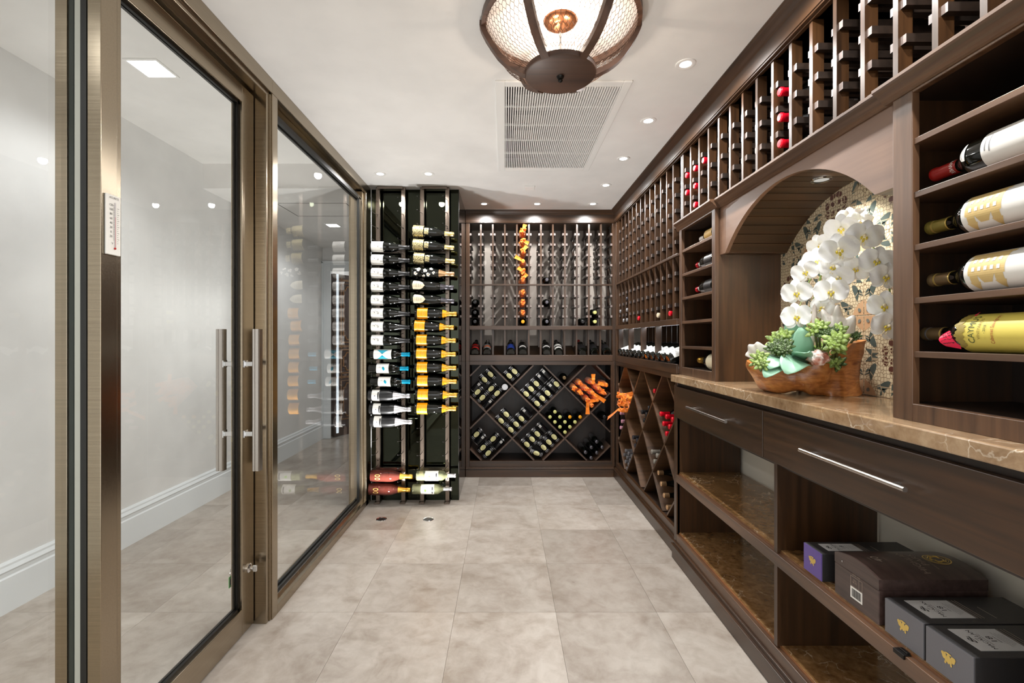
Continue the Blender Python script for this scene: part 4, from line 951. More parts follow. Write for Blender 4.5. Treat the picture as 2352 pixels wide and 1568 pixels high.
# label-up bottles on the end rack's display ledge
inc = math.atan2(.10, .26)
def display_back(k, paper, cap, lb, kind='bordeaux', dec=None, mats=()):
    r = max(p[0] for p in PROF[kind]); ax = Vector((0, cos(inc), sin(inc))); up = Vector((0, -sin(inc), cos(inc)))
    p = Vector((colx(k), YB+.006, 1.0995))+up*(r+.0015)
    labs = [lab_mesh(kind, .04, .135, 75, [P[paper]]+[P[m] for m in mats], dec, paper+lb[:9])]
    return bottle('wine_bottle', lb, aim(p, ax, up), kind, None, (.236, FO[cap]), labs, 'display bottles on the end rack ledge', detail=20)
def band(mi): return lambda b, kind, z0, z1: wrap(b, kind, [(-.04, z0+.03), (.04, z0+.03), (.04, z0+.055), (-.04, z0+.055)], mi)
for k, paper, cap, lb, dec, ms in ((0, 'red', 'black', 'display bottle with dark red label, first on the ledge from the mirrored block', band(1), ('black',)), (1, 'grey', 'silver', 'display bottle with orange band on a grey label, second on the ledge', band(1), ('rust',)),
        (3, 'blue', 'black', 'display bottle with deep blue label on the end rack ledge', band(1), ('blue',)), (4, 'black', 'silver', 'display bottle with black and white label, next to the blue one', band(1), ('white',)),
        (6, 'black', 'black', 'display bottle with thin pale band, first after the gap in the ledge', band(1), ('grey',)), (7, 'white', 'black', 'display bottle with white label and black band on the end rack ledge', band(1), ('black',)),
        (9, 'black', 'darkred', 'black display bottle with reddish neck near the corner of the ledge', band(1), ('black',)), (10, 'black', 'black', 'black display bottle between two others at the corner end of the ledge', band(1), ('black',)), (11, 'black', 'black', 'black display bottle last on the end rack ledge at the corner', band(1), ('black',))):
    display_back(k, paper, cap, lb, dec=dec, mats=ms)

# long wall rack: neck-out bottles
def neck_right(name, label, y, z, kind='bordeaux', cap=None, group=None, x=XR-.004, glass_m=None, tilt=0):
    L = PROF[kind][-1][1]
    return bottle(name, label, aim((x+L, y, z), (-1, 0, tilt), (0, 0, 1)), kind, glass_m, cap, (), group, detail=18)
for y, z, lb in ((2.63, 2.186, 'top one in the column by the double upright'), (2.63, 2.089, 'lower one in the column by the double upright'), (2.516, 2.184, 'top of three in one column'), (2.516, 2.089, 'middle of three in one column'), (2.516, 1.988, 'bottom of three in one column, just above the cornice'),
        (2.404, 2.184, 'single one to the side of the trio'), (1.735, 2.184, 'highest of the trio over the arch'), (1.735, 2.089, 'middle of the trio over the arch'), (1.735, 1.992, 'lowest of the trio over the arch')):
    neck_right('wine_bottle', 'red-capped bottle in the upper slots, '+lb, y, z, 'bordeaux', (.236, FO['red']), 'red-capped bottles in the upper slots')
for k, z, cap, lb in ((0, z_on(8), 'silver', 'silver-capped bottle in the corner slot of the long-wall rack'), (1, ZS, 'silver', 'silver-capped bottle on the lowest row, second slot from the corner'), (2, ZS, 'silver', 'silver-capped bottle on the lowest row, third slot from the corner'), (2, z_on(8), 'silver', 'silver-capped bottle one row up, third slot from the corner'), (2, z_on(7), 'darksilver', 'dark-capped bottle two rows up, third slot from the corner'),
        (5, ZS, 'red', 'red-capped bottle on the lowest row toward the corner'), (9, ZS, 'beige', 'beige-capped bottle on the lowest row of the long-wall rack'), (11, ZS, 'red', 'red-capped bottle on the lowest row beside the shelf tower')):
    neck_right('wine_bottle', lb, YK[0]-.1136*(k+.5)+.0568*0, z, 'bordeaux', (.236, FO[cap]), 'neck-out bottles in the long-wall rack')
for k in range(12):
    y = YK[k]-.0568; inc2 = math.atan2(.10, .27)
    ax = Vector((cos(inc2), 0, sin(inc2))); up = Vector((-sin(inc2), 0, cos(inc2)))
    r = .0375; p = Vector((XR+.004, y, 1.0995))+up*(r+.0015)
    bottle('wine_bottle', 'white-label display bottle under the strip light, %s from the corner' % ORD[k], aim(p, ax, up), 'bordeaux', None, (.236, FO['red' if k == 11 else 'black']), [lab_mesh('bordeaux', .03, .13, 80, [P['white'], P['grey']], lines(1, ((.3, 0, 1.1), (.55, 0, .8), (.7, 0, 1.2))), 'dr')], 'display bottles under the strip light', detail=20)

# diamond bin, end wall
ZX = lambda x, y: (((1040+.1977*x)-U0)*4.33/F, HC+(V0-(810+.1977*y))*4.33/F)
M_CAN = mat('black_can', (20, 20, 22), .25, .2); M_LID = mat('can_lid', (190, 190, 192), .3, .9); M_OVAL = mat('can_medallion', (214, 208, 150), .5); 
q_ = NT(M_OVAL); q_.link(q_.ramp(q_.noise(q_.coords(info=False), 150, 3), [(.34, (120, 112, 60)), (.46, (206, 200, 140)), (.64, (226, 222, 176))]), q_.b.inputs['Base Color'])
CANR, CANL = .0302, .112
can_me = MB().lathe([(0, .003), (.024, .003), (.026, 0), (CANR, .008), (CANR, CANL-.012), (.027, CANL), (.0255, CANL), (.0245, CANL-.003), (0, CANL-.003)], 22).mesh('can_body', M_CAN, 40)
rim_me = MB().lathe([(.0262, -.0004), (.0275, .001), (.0275, .003), (.0262, .003)], 22, caps=False).mesh('can_base', M_LID, 40)
lid_me = MB().lathe([(.0262, CANL-.002), (.0282, CANL-.002), (.0282, CANL+.001), (.0258, CANL+.001), (.0245, CANL-.0028), (0, CANL-.0028)], 22, caps=False).mesh('can_lid', M_LID, 40)
ov = MB()
def onskin(b, pts, mi, off=.0006):
    for P_ in strips(pts): onskin1(b, P_, mi, off)
def onskin1(b, pts, mi, off=.0006): b.add([((CANR+off)*cos(s/CANR), (CANR+off)*sin(s/CANR), z) for s, z in pts], [tuple(range(len(pts)))], mi)
onskin(ov, [(.022*cos(2*pi*i/24), .055+.030*sin(2*pi*i/24)) for i in range(24)], 0)
onskin(ov, [(-.017, .094), (.017, .094), (.017, .101), (-.017, .101)], 1); onskin(ov, [(-.019, .011), (.019, .011), (.019, .018), (-.019, .018)], 1)
ov = ov.mesh('medallion_print', [M_OVAL, P['grey']])
bc = MB(); onskin(bc, [(-.012, .076), (.010, .076), (.010, .098), (-.012, .098)], 0)
for i in range(6): onskin(bc, [(-.010+.003*i, .079), (-.0088+.003*i, .079), (-.0088+.003*i, .095), (-.010+.003*i, .095)], 1, .001)
bc = bc.mesh('barcode_print', [P['white'], P['black']])
def in_cell(X, Z, ext):
    # keep a thing clear of the diamond's boards: extents along and across its axis
    best = min(((.0658+.2425*i, .8302+.2425*j) for i in range(-4, 6) for j in range(-4, 3) if (i+j) % 2), key=lambda c: abs(X-c[0])+abs(Z-c[1]))
    dx, dz = X-best[0], Z-best[1]; a, b = (dx+dz)/sqrt(2), (dz-dx)/sqrt(2); H = .1618
    ea, eb = (ext[1], ext[2]) if ext[0] == 45 else (ext[2], ext[1]) if ext[0] == 135 else (ext[2], ext[2])
    a = min(max(a, -H+ea), H-ea); b = min(max(b, -H+eb), H-eb)
    return best[0]+(a-b)/sqrt(2), best[1]+(a+b)/sqrt(2)
def cans(cell, items):
    for k, (x, y, ang, back) in enumerate(items):
        X, Z = in_cell(*ZX(x, y), (ang, CANL/2, CANR)); d = Vector((cos(radians(ang)), 0, sin(radians(ang))))
        e_ = (CANL/2+CANR)*.7072+.001
        if ang != 999: X = max(X, -.3256+e_); Z = min(max(Z, .1435+e_), 1.0266-e_)
        if ang == 999: M = aim((X, YB+.02+CANL, Z), (0, -1, 0), (0, 0, 1))
        else: M = aim(Vector((X, YB+.055, Z))-d*CANL/2, d, (0, -1, 0))
        t = thing('drink_can', 'black can %s, %s from top, %s' % ('seen end-on' if ang == 999 else ('with barcode' if back else 'with cream medallion'), ORD[k], cell), 'can', group='black cans in the end diamond bin', mat4=M)
        link('can_body', can_me, t); link('can_base', rim_me, t); link('can_lid', lid_me, t); 
        if ang != 999: link('barcode_print' if back else 'medallion_print', bc if back else ov, t)
def srt(l): return sorted(l, key=lambda q: q[1])
A_, B_ = 45, 135
cans('upper diamond nearest the mirrored block', srt([(367, 312, B_, 0), (437, 250, B_, 0), (230, 395, A_, 1), (288, 455, A_, 0), (446, 416, A_, 0), (345, 520, A_, 0), (515, 470, A_, 0), (402, 600, A_, 1), (605, 397, 999, 0)]))
cans('half diamond beneath the ledge', srt([(655, 268, B_, 0), (717, 210, B_, 0)]))
cans('upper diamond second from the mirror', srt([(850, 480, B_, 0), (910, 419, B_, 0), (971, 358, B_, 0), (1032, 297, B_, 1), (1093, 236, B_, 1), (980, 590, B_, 0), (1041, 529, B_, 0), (1102, 468, B_, 0), (1163, 407, B_, 1), (1224, 346, B_, 0)]))
cans('middle diamond nearest the mirrored block', srt([(560, 790, B_, 0), (621, 715, B_, 0), (675, 895, B_, 0), (736, 830, B_, 0), (797, 765, B_, 0), (858, 700, B_, 1)]))
cans('lower diamond nearest the mirrored block', srt([(260, 948, A_, 0), (320, 1012, A_, 1), (352, 1102, A_, 0), (412, 1166, A_, 0), (470, 1000, A_, 0), (534, 1066, A_, 1)]))
cans('lower diamond second from the mirror', srt([(860, 1065, B_, 0), (921, 1004, B_, 0), (982, 943, B_, 0), (1043, 882, B_, 1), (1055, 1100, B_, 0), (1116, 1038, B_, 0), (1177, 977, B_, 0), (972, 1180, 160, 0)]))
for k, (x, y, c_) in enumerate(((1185, 683, 'lime'), (1128, 742, 'lime'), (1243, 742, 'lime'), (1358, 742, 'orange'), (1476, 742, 'orange'), (1185, 800, 'lime'), (1301, 800, 'lime'), (1417, 800, 'lime'), (1243, 857, 'lime'), (1358, 857, 'lime'), (1301, 917, 'lime'))):
    X, Z = in_cell(*ZX(x, y), (0, 0, .0318)); neck_back('wine_bottle', 'dark bottle with %s cap, end bin middle diamond, %s from the top' % ('orange' if c_ == 'orange' else 'pale green', ORD[k]), X, Z, 'slim', (.285, FO[c_]), 'bottles stacked in the middle diamond', YB+.002)
for k, (x, y) in enumerate(((1670, 1030), (1608, 1095), (1735, 1095), (1540, 1152), (1675, 1160), (1605, 1217))):
    X, Z = in_cell(*ZX(x, y), (0, 0, .0322)); neck_back('wine_bottle', 'dark bottle with silver ring cap, lower corner diamond, %s from the top' % ORD[k], X, Z, 'slim', (.27, FO['darksilver']), 'bottles stacked in the lower corner diamond', YB+.002)
X, Z = ZX(1295, 275); neck_back('wine_bottle', 'single dim bottle in the half diamond between the cans and the orange wraps', X, Z-.012, 'bordeaux', (.236, FO['bronze']), None, YB+.003)
X, Z = ZX(1760, 744); neck_back('wine_bottle', 'black bottle with white markings in the half diamond against the corner', X, Z, 'bordeaux', (.236, FO['black']), None, YB+.003)
OZ = lambda x, y: (((1290+.0765*x)-U0)*4.32/F, HC+(V0-(850+.0765*y))*4.32/F)
for k, (x, y, tail, tl, sp) in enumerate(((940, 365, pi/2, .07, .0), (550, 385, -.9, .02, .014), (1330, 440, 2.9, .07, 0), (380, 530, 4.2, .02, .013), (1120, 540, -.6, .04, .010), (745, 560, None, 0, .012), (920, 675, -.60, .13, 0), (570, 690, 2.2, .03, .008), (1290, 710, 2.6, .03, .008), (770, 880, -pi/2, .125, .012), (1100, 930, 3.3, .085, 0), (950, 1100, None, 0, .008))):
    X, Z = in_cell(*OZ(x, y), (0, 0, .0345)); M = frame_mat((X, YB-.012+.309, Z), (1, 0, 0), (0, 0, 1), (0, -1, 0))
    wrapped_bottle('orange tissue-wrapped bottle stacked in the end bin, %s from the top of the pile' % ORD[k], M, 60+k, tail, tl, sp, 'orange wrapped bottles in the end bin', .030)

# diamond bin, long wall
def pyr(yc, zc, n, r=.0375, kind='bordeaux', zmin=None):
    # bottles nested in the lower corner of a diamond cell, listed row by row from the bottom
    out = []; d = r*sqrt(2)*1.03; z = zc-.2425+.017+r*sqrt(2); row = 0
    while len(out) < n:
        for i in range(row+1):
            if len(out) < n: out.append((yc+d*(2*i-row), z+d*row))
        row += 1
    return out
def bin_right(spots, fmt, cap, kind, group, glass_m=None, cz=.236):
    for k, (y, z) in enumerate(spots):
        neck_right('wine_bottle', fmt % ORD[k], y, z, kind, (cz, FO[cap]), group, XR+.012, glass_m)
bin_right(pyr(3.009, .8302, 7), 'red-capped bottle stacked in the long-wall bin next to the drawers, %s from the bottom', 'red', 'bordeaux', 'red-capped bottles in the long-wall bin')
bin_right([(3.251, .905)], 'lone red-capped bottle in the half diamond of the long-wall bin, %s', 'red', 'bordeaux', None)
bin_right(pyr(3.494, .8302, 4), 'black-capped bottle in the upper middle diamond of the long-wall bin, %s from the bottom', 'black', 'bordeaux', 'black-capped bottles in the long-wall bin')
bin_right(pyr(3.736, .5877, 3), 'dark silver-capped bottle in the middle row diamond of the long-wall bin, %s from the bottom', 'darksilver', 'bordeaux', 'dark silver-capped bottles in the long-wall bin')
bin_right(pyr(3.251, .5877, 3), 'grey-capped bottle in the middle row diamond of the long-wall bin, %s from the bottom', 'grey', 'bordeaux', 'grey-capped bottles in the long-wall bin')
bin_right([(4.20, .47), (4.155, .535), (4.20, .60)], 'pink-capped bottle in the corner half diamond of the long-wall bin, %s from the bottom', 'pink', 'bordeaux', 'pink-capped bottles in the corner')
bin_right([(q[0], q[1]) for q in pyr(3.979, .3452, 9, .032)], 'clear-capped slim bottle in the lower corner diamond of the long-wall bin, %s from the bottom', 'silver', 'slim', 'slim bottles in the long-wall bin')
bin_right([(2.992+.0575*k, .1905+.0575*k) for k in range(4)], 'large foil-necked bottle in the lowest diamond by the cabinet, %s from the bottom', 'rosegold', 'burgundy', 'foil-necked bottles in the long-wall bin', None, .262)
# orange wraps hanging out of the corner diamond
for k, ((y, z), tail, tl, sp) in enumerate(zip(pyr(3.979, .8302, 6, .039), (pi*.55, -1.9, 2.2, -2.4, 2.9, .6), (.17, .05, .05, .08, .09, .05), (.012, .02, .024, .024, .03, .026))):
    M = frame_mat((XR-.02+.309, y, z), (0, 1, 0), (0, 0, 1), (-1, 0, 0)) if k else frame_mat((XR-.03+.309, y, z), (0, 1, 0), (0, 0, 1), (-1, 0, 0))
    wb_ = wrapped_bottle('orange tissue-wrapped bottle hanging out of the corner diamond, %s from the bottom' % ORD[k], M, 90+k, {0: .25}.get(k, tail), tl, sp, 'orange wrapped bottles in the corner diamond')
    if k == 0:      # its long twisted end trails out over the corner post
        R0 = [Vector(p) for p in ((XR-.025, y, z), (.965, 3.99, .665), (.935, 4.05, .615), (.905, 4.13, .565))]; rb = MB(); fs = []
        sp = [R0[0].lerp(R0[1], i/4) for i in range(4)]+[R0[1].lerp(R0[2], i/3) for i in range(3)]+[R0[2].lerp(R0[3], i/4) for i in range(5)]
        for i, p in enumerate(sp):
            w2_ = .008+.012*i/len(sp); n_ = Vector((.35, .5, .8)).normalized()
            for q in (-1, -.3, .4, 1): rb.v += [tuple(p+n_*w2_*q+Vector((-.004*(q*q-.4), 0, 0))), tuple(p+n_*w2_*q+Vector((-.004*(q*q-.4)+.0015, 0, 0)))]
        for i in range(len(sp)-1):
            for q in range(3): A, B = (i*4+q)*2, ((i+1)*4+q)*2; fs += [(A, A+2, B+2, B), (A+1, B+1, B+3, A+3)]
        rb.f = fs; rb.m = [0]*len(fs); obj('tissue_end', rb, M_TIS, wb_, mat4=M.inverted())
# ------------------------------------------------------------------ lettering
TXT = {}
def text(name, body, size, m, parent, mat4, align='CENTER', fit=None, bend=None):
    # flat print: letters in the local xy plane, reading along x; bend = cylinder radius to wrap round
    cu = bpy.data.curves.new(name, 'FONT'); cu.body = body; cu.size = size; cu.align_x = align; cu.align_y = 'CENTER'; cu.resolution_u = 2
    to = bpy.data.objects.new(name, cu); COL.objects.link(to)
    me = bpy.data.meshes.new_from_object(to.evaluated_get(bpy.context.evaluated_depsgraph_get())); bpy.data.objects.remove(to); bpy.data.curves.remove(cu)
    me.name = name; me.materials.clear(); me.materials.append(m)
    if fit:
        xs = [v.co.x for v in me.vertices]; w_ = max(xs)-min(xs)
        for v in me.vertices: v.co.x *= fit/w_
    return link(name, me, parent, mat4)
def P2(loc, x, y):   # print plane: x = reading direction, y = up of the letters
    x, y = Vector(x).normalized(), Vector(y).normalized(); return frame_mat(loc, x, y, x.cross(y))

# ------------------------------------------------------------------ whisky boxes on the middle stone shelf
SZ = .5022
M_BOXBLK = mat('embossed_black_card', (46, 45, 46), .4); q_ = NT(M_BOXBLK)
ck = q_('ShaderNodeTexChecker'); ck.inputs['Scale'].default_value = 190; q_.link(q_.coords((1, 1, 1), rot=(.785, .6, .785)), ck.inputs['Vector']); q_.bump(ck.outputs['Fac'], .25, .002)
M_BOXFRONT = mat('embossed_grey_front', (112, 112, 118), .38, .35); q_ = NT(M_BOXFRONT); ck = q_('ShaderNodeTexChecker'); ck.inputs['Scale'].default_value = 190; q_.link(q_.coords((1, 1, 1), rot=(.785, .6, .785)), ck.inputs['Vector']); q_.bump(ck.outputs['Fac'], .3, .002)
M_PURPLE = mat('purple_card', (98, 78, 150), .35, .1); M_BOXLAB = mat('box_label_paper', (186, 184, 182), .45); M_INK = mat('dark_ink', (40, 36, 36), .6)
M_BOXWOOD = wood('whisky_box_wood', (52, 38, 35), (92, 72, 67), 'y', (.3, .45), 1.6); M_FAINT = mat('faint_print', (158, 142, 128), .4, .2)
def emblem(parent, x, yc, zc, w_, h_):
    e = MB()
    def blob(dy, dz, a, b, n=10): e.add([(-.00008*len(e.f), yc+w_*(dy+a*cos(2*pi*i/n)), zc+h_*(dz+b*sin(2*pi*i/n))) for i in range(n)], [tuple(range(n))])
    for dy, dz, a, b in ((-.30, .12, .16, .30), (.30, .12, .16, .30), (0, .0, .14, .42), (-.16, -.1, .09, .3), (.16, -.1, .09, .3), (-.42, .25, .08, .16), (.42, .25, .08, .16), (-.2, -.4, .07, .12), (.2, -.4, .07, .12), (0, .45, .24, .08)): blob(dy, dz, a, b)
    return obj('emblem', e, BRASS, parent, mat4=T(x, 0, 0))
def whisky_box(label, y0, y1, front, x0=1.0, L=.31, h=.0875):
    t = thing('whisky_box', label, 'box', (x0, (y0+y1)/2, SZ)); w2_ = (y1-y0)/2
    obj('carton', MB().box(.0015, L, -w2_, w2_, .0, h), M_BOXBLK, t, bevel=.0015)
    obj('end_panel', MB().box(-.001, .0015, -w2_+.001, w2_-.001, .001, h-.001), front, t)
    emblem(t, -.0014, 0, h*.52, .034, .026)
    lb = obj('label', MB().box(.036, .146, -w2_+.022, w2_-.016, h, h+.0006), M_BOXLAB, t); z = h+.0009; ym = .003
    def pr(body, x, size, fit=None, y=ym): return text('lettering', body, size, M_INK, lb, P2((x, y, z), (0, 1, 0), (-1, 0, 0)), fit=fit)
    pr('&', .053, .018, .026); pr('THE', .066, .005); pr('MACALLAN', .076, .013, (w2_*2-.038)*.86); pr('HIGHLAND SINGLE MALT', .085, .004, .04); pr('18', .100, .018, .018); pr('YEARS OLD', .112, .0045)
    for k, x in enumerate((.121, .127, .133, .138)): pr('SHERRY OAK CASKS MATURED SINGLE MALT', x, .003, (w2_*2-.05)*(.8-.1*k))
    for x in (.150, .158, .166, .196): obj('gilt_line', MB().box(x, x+.0008, -w2_+.022, (w2_-.016) if x < .19 else .012, h, h+.0004), M_FAINT, t)
    return t
whisky_box('black whisky box with grey embossed end and gold emblem, nearest the camera on the shelf', .9967, 1.1117, M_BOXFRONT)
whisky_box('black whisky box with grey embossed end between the wooden box and its twin', 1.1163, 1.2315, M_BOXFRONT)
whisky_box('black whisky box with purple end and gold emblem by the shelf divider', 1.4767, 1.566, M_PURPLE)
t = thing('wooden_whisky_box', 'dark wooden whisky box with domed lid and metal badge on the stone shelf', 'box', (1.0, 1.336, SZ)); hw, hb, ht = .084, .092, .122
obj('base', MB().box(0, .293, -hw, hw, 0, hb), M_BOXWOOD, t, bevel=.002)
dome = lambda y: ht+.016*(1-(y/hw)**2)
pl = [(-hw, hb+.001)]+[(hw, hb+.001)]+[(hw-2*hw*i/14, dome(hw-2*hw*i/14)) for i in range(15)]
lid = obj('lid', MB().prism(pl, lambda a, b: (0, a, b), lambda a, b: (.293, a, b)), M_BOXWOOD, t, smooth=25, fixn=True)
def drape(o):
    for v in o.data.vertices:
        v.co.z = dome(v.co.x)+.0012
text('lettering', 'HIGHLAND', .026, M_FAINT, lid, P2((.150, 0, 0), (0, 1, 0), (-1, 0, 0)), fit=.13); text('lettering', 'PARK', .026, M_FAINT, lid, P2((.176, 0, 0), (0, 1, 0), (-1, 0, 0)), fit=.066)
text('lettering', 'SINGLE MALT SCOTCH WHISKY', .007, M_FAINT, lid, P2((.194, 0, 0), (0, 1, 0), (-1, 0, 0)), fit=.10); text('lettering', '40', .030, M_FAINT, lid, P2((.062, 0, 0), (0, 1, 0), (-1, 0, 0)), fit=.034)
text('lettering', 'AGED', .006, M_FAINT, lid, P2((.040, 0, 0), (0, 1, 0), (-1, 0, 0))); text('lettering', 'YEARS', .006, M_FAINT, lid, P2((.084, 0, 0), (0, 1, 0), (-1, 0, 0)))
for o in list(lid.children):
    drape(o)
bd_ = MB()
for r0, r1 in ((.030, .027), (.024, .0225), (.015, .012)):
    n = 24
    vs = [((.232+q*1.15*cos(2*pi*i/n)), q*sin(2*pi*i/n)*.98, 0) for q in (r0, r1) for i in range(n)]
    bd_.add(vs, [(i, (i+1) % n, n+(i+1) % n, n+i) for i in range(n)])
for a in (.4, 1.6, 2.6, 3.7, 5.0):
    bd_.tube([(.232+.012*cos(a), .012*sin(a), 0), (.232+.020*cos(a+.5), .020*sin(a+.5), 0), (.232+.022*cos(a+1.0), .017*sin(a+1.0), 0)], .0014, 5)
bo = obj('badge', bd_, M_DARKMETAL if False else BRASS, lid, bevel=0); 
for v in bo.data.vertices: v.co.z += dome(v.co.y)+.0008
bc_ = MB().box(-.0008, 0, -.026, .018, .022, .054); lbx = obj('barcode_label', bc_, P['white'], t)
bars = MB(); rnd = random.Random(4); y = -.022
while y < .013: w_ = rnd.choice((.0007, .0012, .002)); bars.box(-.0012, -.0008, y, y+w_, .027, .050); y += w_+rnd.choice((.0008, .0014))
obj('bars', bars, M_INK, lbx)
fp = MB()
for d in ((-.026, .018, .0555, .0562), (-.026, .018, .0835, .0842), (-.026, -.0253, .0555, .084), (.0173, .018, .0555, .084), (-.014, -.0133, .0555, .084)): fp.box(-.0006, 0, *d)
obj('printed_box', fp, M_FAINT, t)
text('lettering', 'ESTD 1798', .006, M_FAINT, t, P2((-.0007, -.004, .090), (0, -1, 0), (0, 0, 1))); text('lettering', '70cl\n48.3%', .007, M_FAINT, t, P2((-.0007, .002, .072), (0, -1, 0), (0, 0, 1)))
obj('stud', MB().lathe([(0, .001), (.003, 0)], 12, aim((-.0008, .052, .108), (-1, 0, 0))), M_CHROME, t)
# shelf-edge wire clips
for y, wh in ((1.165, 'under the second whisky box'), (1.02, 'under the nearest whisky box')):
    c_ = MB().box(-.008, .012, -.016, .016, -.010, .0015).box(.004, .014, -.012, .012, .0015, .004)
    tag(obj('shelf_clip', c_, M_DARKMETAL, mat4=T(.986, y, .4905), bevel=.002), 'small black clip on the wooden shelf edge '+wh, 'clip')

# ------------------------------------------------------------------ large bottles in the wide cabinet
def along(y_tip, x, z, kind): return aim((x, y_tip-PROF[kind][-1][1], z), (0, 1, 0), (-1, 0, .25))
R_ = .0435
def tower_lab(kind, z0, z1, mats, deco=None, half=80, key=''): return lab_mesh(kind, z0, z1, half, mats, deco, key)
P_CH = mat('etched_tan_print', (214, 186, 124), .5)
def chateau(b, kind, z0, z1):     # small engraved building: blocks and pointed roofs, drawn across the label
    q = 1.0
    L = lambda s, z: (s*1.5, z0+.055+z*.95)
    for s0, s1, a, c in ((-.012, .020, .026, .108), (-.022, -.012, .030, .048), (-.022, -.012, .086, .104), (.020, .026, .02, .116)): wrap(b, kind, [L(s0, a), L(s1, a), L(s1, c), L(s0, c)], 1)
    for a, c in ((.030, .048), (.086, .104)): wrap(b, kind, [L(-.022, a-.003), L(-.022, c+.003), L(-.038, (a+c)/2)], 1)
    wrap(b, kind, [L(-.012, .048), L(-.012, .086), L(-.024, .076), L(-.024, .058)], 1)
    for k in range(5):
        for s in (-.006, .006): wrap(b, kind, [L(s, .036+.014*k), L(s+.006, .036+.014*k), L(s+.006, .043+.014*k), L(s, .043+.014*k)], 0, .0016)
def wtext(body, size, m_, t, kind, s0, z0, fit=None):
    # lettering wrapped on a bottle: reads along +z, letter tops towards the shoulder's upper side
    o = text('lettering', body, size, m_, t, None, fit=fit); 
    for v in o.data.vertices:
        s, z = s0-v.co.y, z0+v.co.x; r = prof_r(kind, min(max(z, .01), .3))+.0012; v.co = (r*cos(s/r), r*sin(s/r), z)
    return o
k_ = 'magnum'; rz = lambda shelf: shelf+.0075+R_+.0006; xb = 1.033+.006+R_+.004
t1 = bottle('large_wine_bottle', 'large dark bottle with dark red capsule and white shoulder crest on the upper shelf', along(1.190, xb+.005, rz(1.633), k_), k_, None, (.252, FO['darkred']), [lab_mesh(k_, .03, .165, 85, [P['white'], P['grey']], lines(1, ((.86, 0, 1.2), (.93, 0, 1.0))), 'mar')])
def crest(b, kind, z0, z1):
    for i in range(6):
        a0, a1 = -pi/2+pi*i/6, -pi/2+pi*(i+1)/6
        wrap(b, kind, [(0, z0), (.020*sin(a0), z0+.014*cos(a0)), (.020*sin(a1), z0+.014*cos(a1))], 0)
    wrap(b, kind, [(-.020, z0-.004), (.020, z0-.004), (.020, z0), (-.020, z0)], 0)
link('crest_label', only(crest, k_, .205, .222, [P['white']], 'crest'), t1)
o = wtext('MARGAUX', .014, P['white'], t1, 'magnum', .0, .268, fit=.0001)
for v in o.data.vertices: pass
bpy.data.objects.remove(o)
def ringtext(body, size, m_, t, kind, z, fit):   # lettering that runs round the neck
    o = text('lettering', body, size, m_, t, None, fit=fit)
    for v in o.data.vertices:
        s, zz = v.co.x, z+v.co.y; r = prof_r(kind, zz)+.0016; v.co = (r*cos(-s/r), r*sin(-s/r), zz)
ringtext('ROMANÉE', .013, P['white'], t1, k_, .262, .046); ringtext('MONOPOLE', .006, M_INK, t1, k_, .2105, .030); ringtext('1996', .005, M_INK, t1, k_, .2165, .012)
for shelf, yt, cp, lb in ((1.4995, 1.197, 'olive', 'large bottle with olive capsule and cream label engraved with a castle, upper of two'), (1.3655, 1.190, 'bronze', 'large bottle with bronze capsule and cream label engraved with a castle, lower of two')):
    t_ = bottle('large_wine_bottle', lb, along(yt, xb, rz(shelf), k_), k_, None, (.262, FO[cp]), [lab_mesh(k_, .030, .198, 100, [P['white'], P_CH, P['grey']], chateau, 'chat')], 'castle label bottles in the wide cabinet')
    link('gold_ring', lab_mesh(k_, .302, .306, 180, [BRASS], None, 'gr', .0014), t_); link('gold_ring', lab_mesh(k_, .2635, .2655, 180, [BRASS], None, 'gr2', .0014), t_)
    ringtext('CHATEAU', .008, P_CH, t_, k_, .228, .03)
t4 = bottle('large_wine_bottle', 'large bottle with broad yellow winery label and a red paper tag on its neck', along(1.210, xb, rz(1.230), k_), k_, None, (.262, FO['bronze']), [lab_mesh(k_, .02, .192, 110, [P['yellow'], P['green']], None, 'cay')])
link('gold_ring', lab_mesh(k_, .2655, .268, 180, [BRASS], None, 'gr3', .0014), t4); link('gold_ring', lab_mesh(k_, .304, .308, 180, [FO['silver']], None, 'gr4', .0014), t4)
M_VINE = mat('vine_print', (150, 132, 60), .5)
def vine(b, kind, z0, z1):
    rnd = random.Random(9)
    for k in range(26):
        s0 = -.042+.084*k/25; z_ = z1-.006-.012*rnd.random(); n = 8; a, c = .004+.003*rnd.random(), .006+.005*rnd.random()
        wrap(b, kind, [(s0+a*cos(2*pi*i/n), z_+c*sin(2*pi*i/n)) for i in range(n)], 0, .0014)
link('vine_border', only(vine, k_, .02, .200, [M_VINE], 'vb'), t4)
def coltext(body, size, m_, t, kind, z, fit, s0=0):   # lettering across the label, bottle lying with neck to the viewer's left
    o = text('lettering', body, size, m_, t, None, fit=fit)
    for v in o.data.vertices:
        s, zz = s0+v.co.x, z+v.co.y; r = prof_r(kind, min(zz, .3))+.0014; v.co = (r*cos(s/r), r*sin(s/r), zz)
M_GREENINK = mat('green_ink', (70, 84, 40), .5); M_REDINK = mat('red_ink', (170, 70, 50), .5)
coltext('CAYMUS', .020, M_GREENINK, t4, k_, .160, .068); coltext('VINEYARDS', .009, M_VINE, t4, k_, .144, .050); coltext('- 2018 -', .008, M_GREENINK, t4, k_, .132, .024); coltext('Cabernet Sauvignon', .011, M_REDINK, t4, k_, .116, .07)
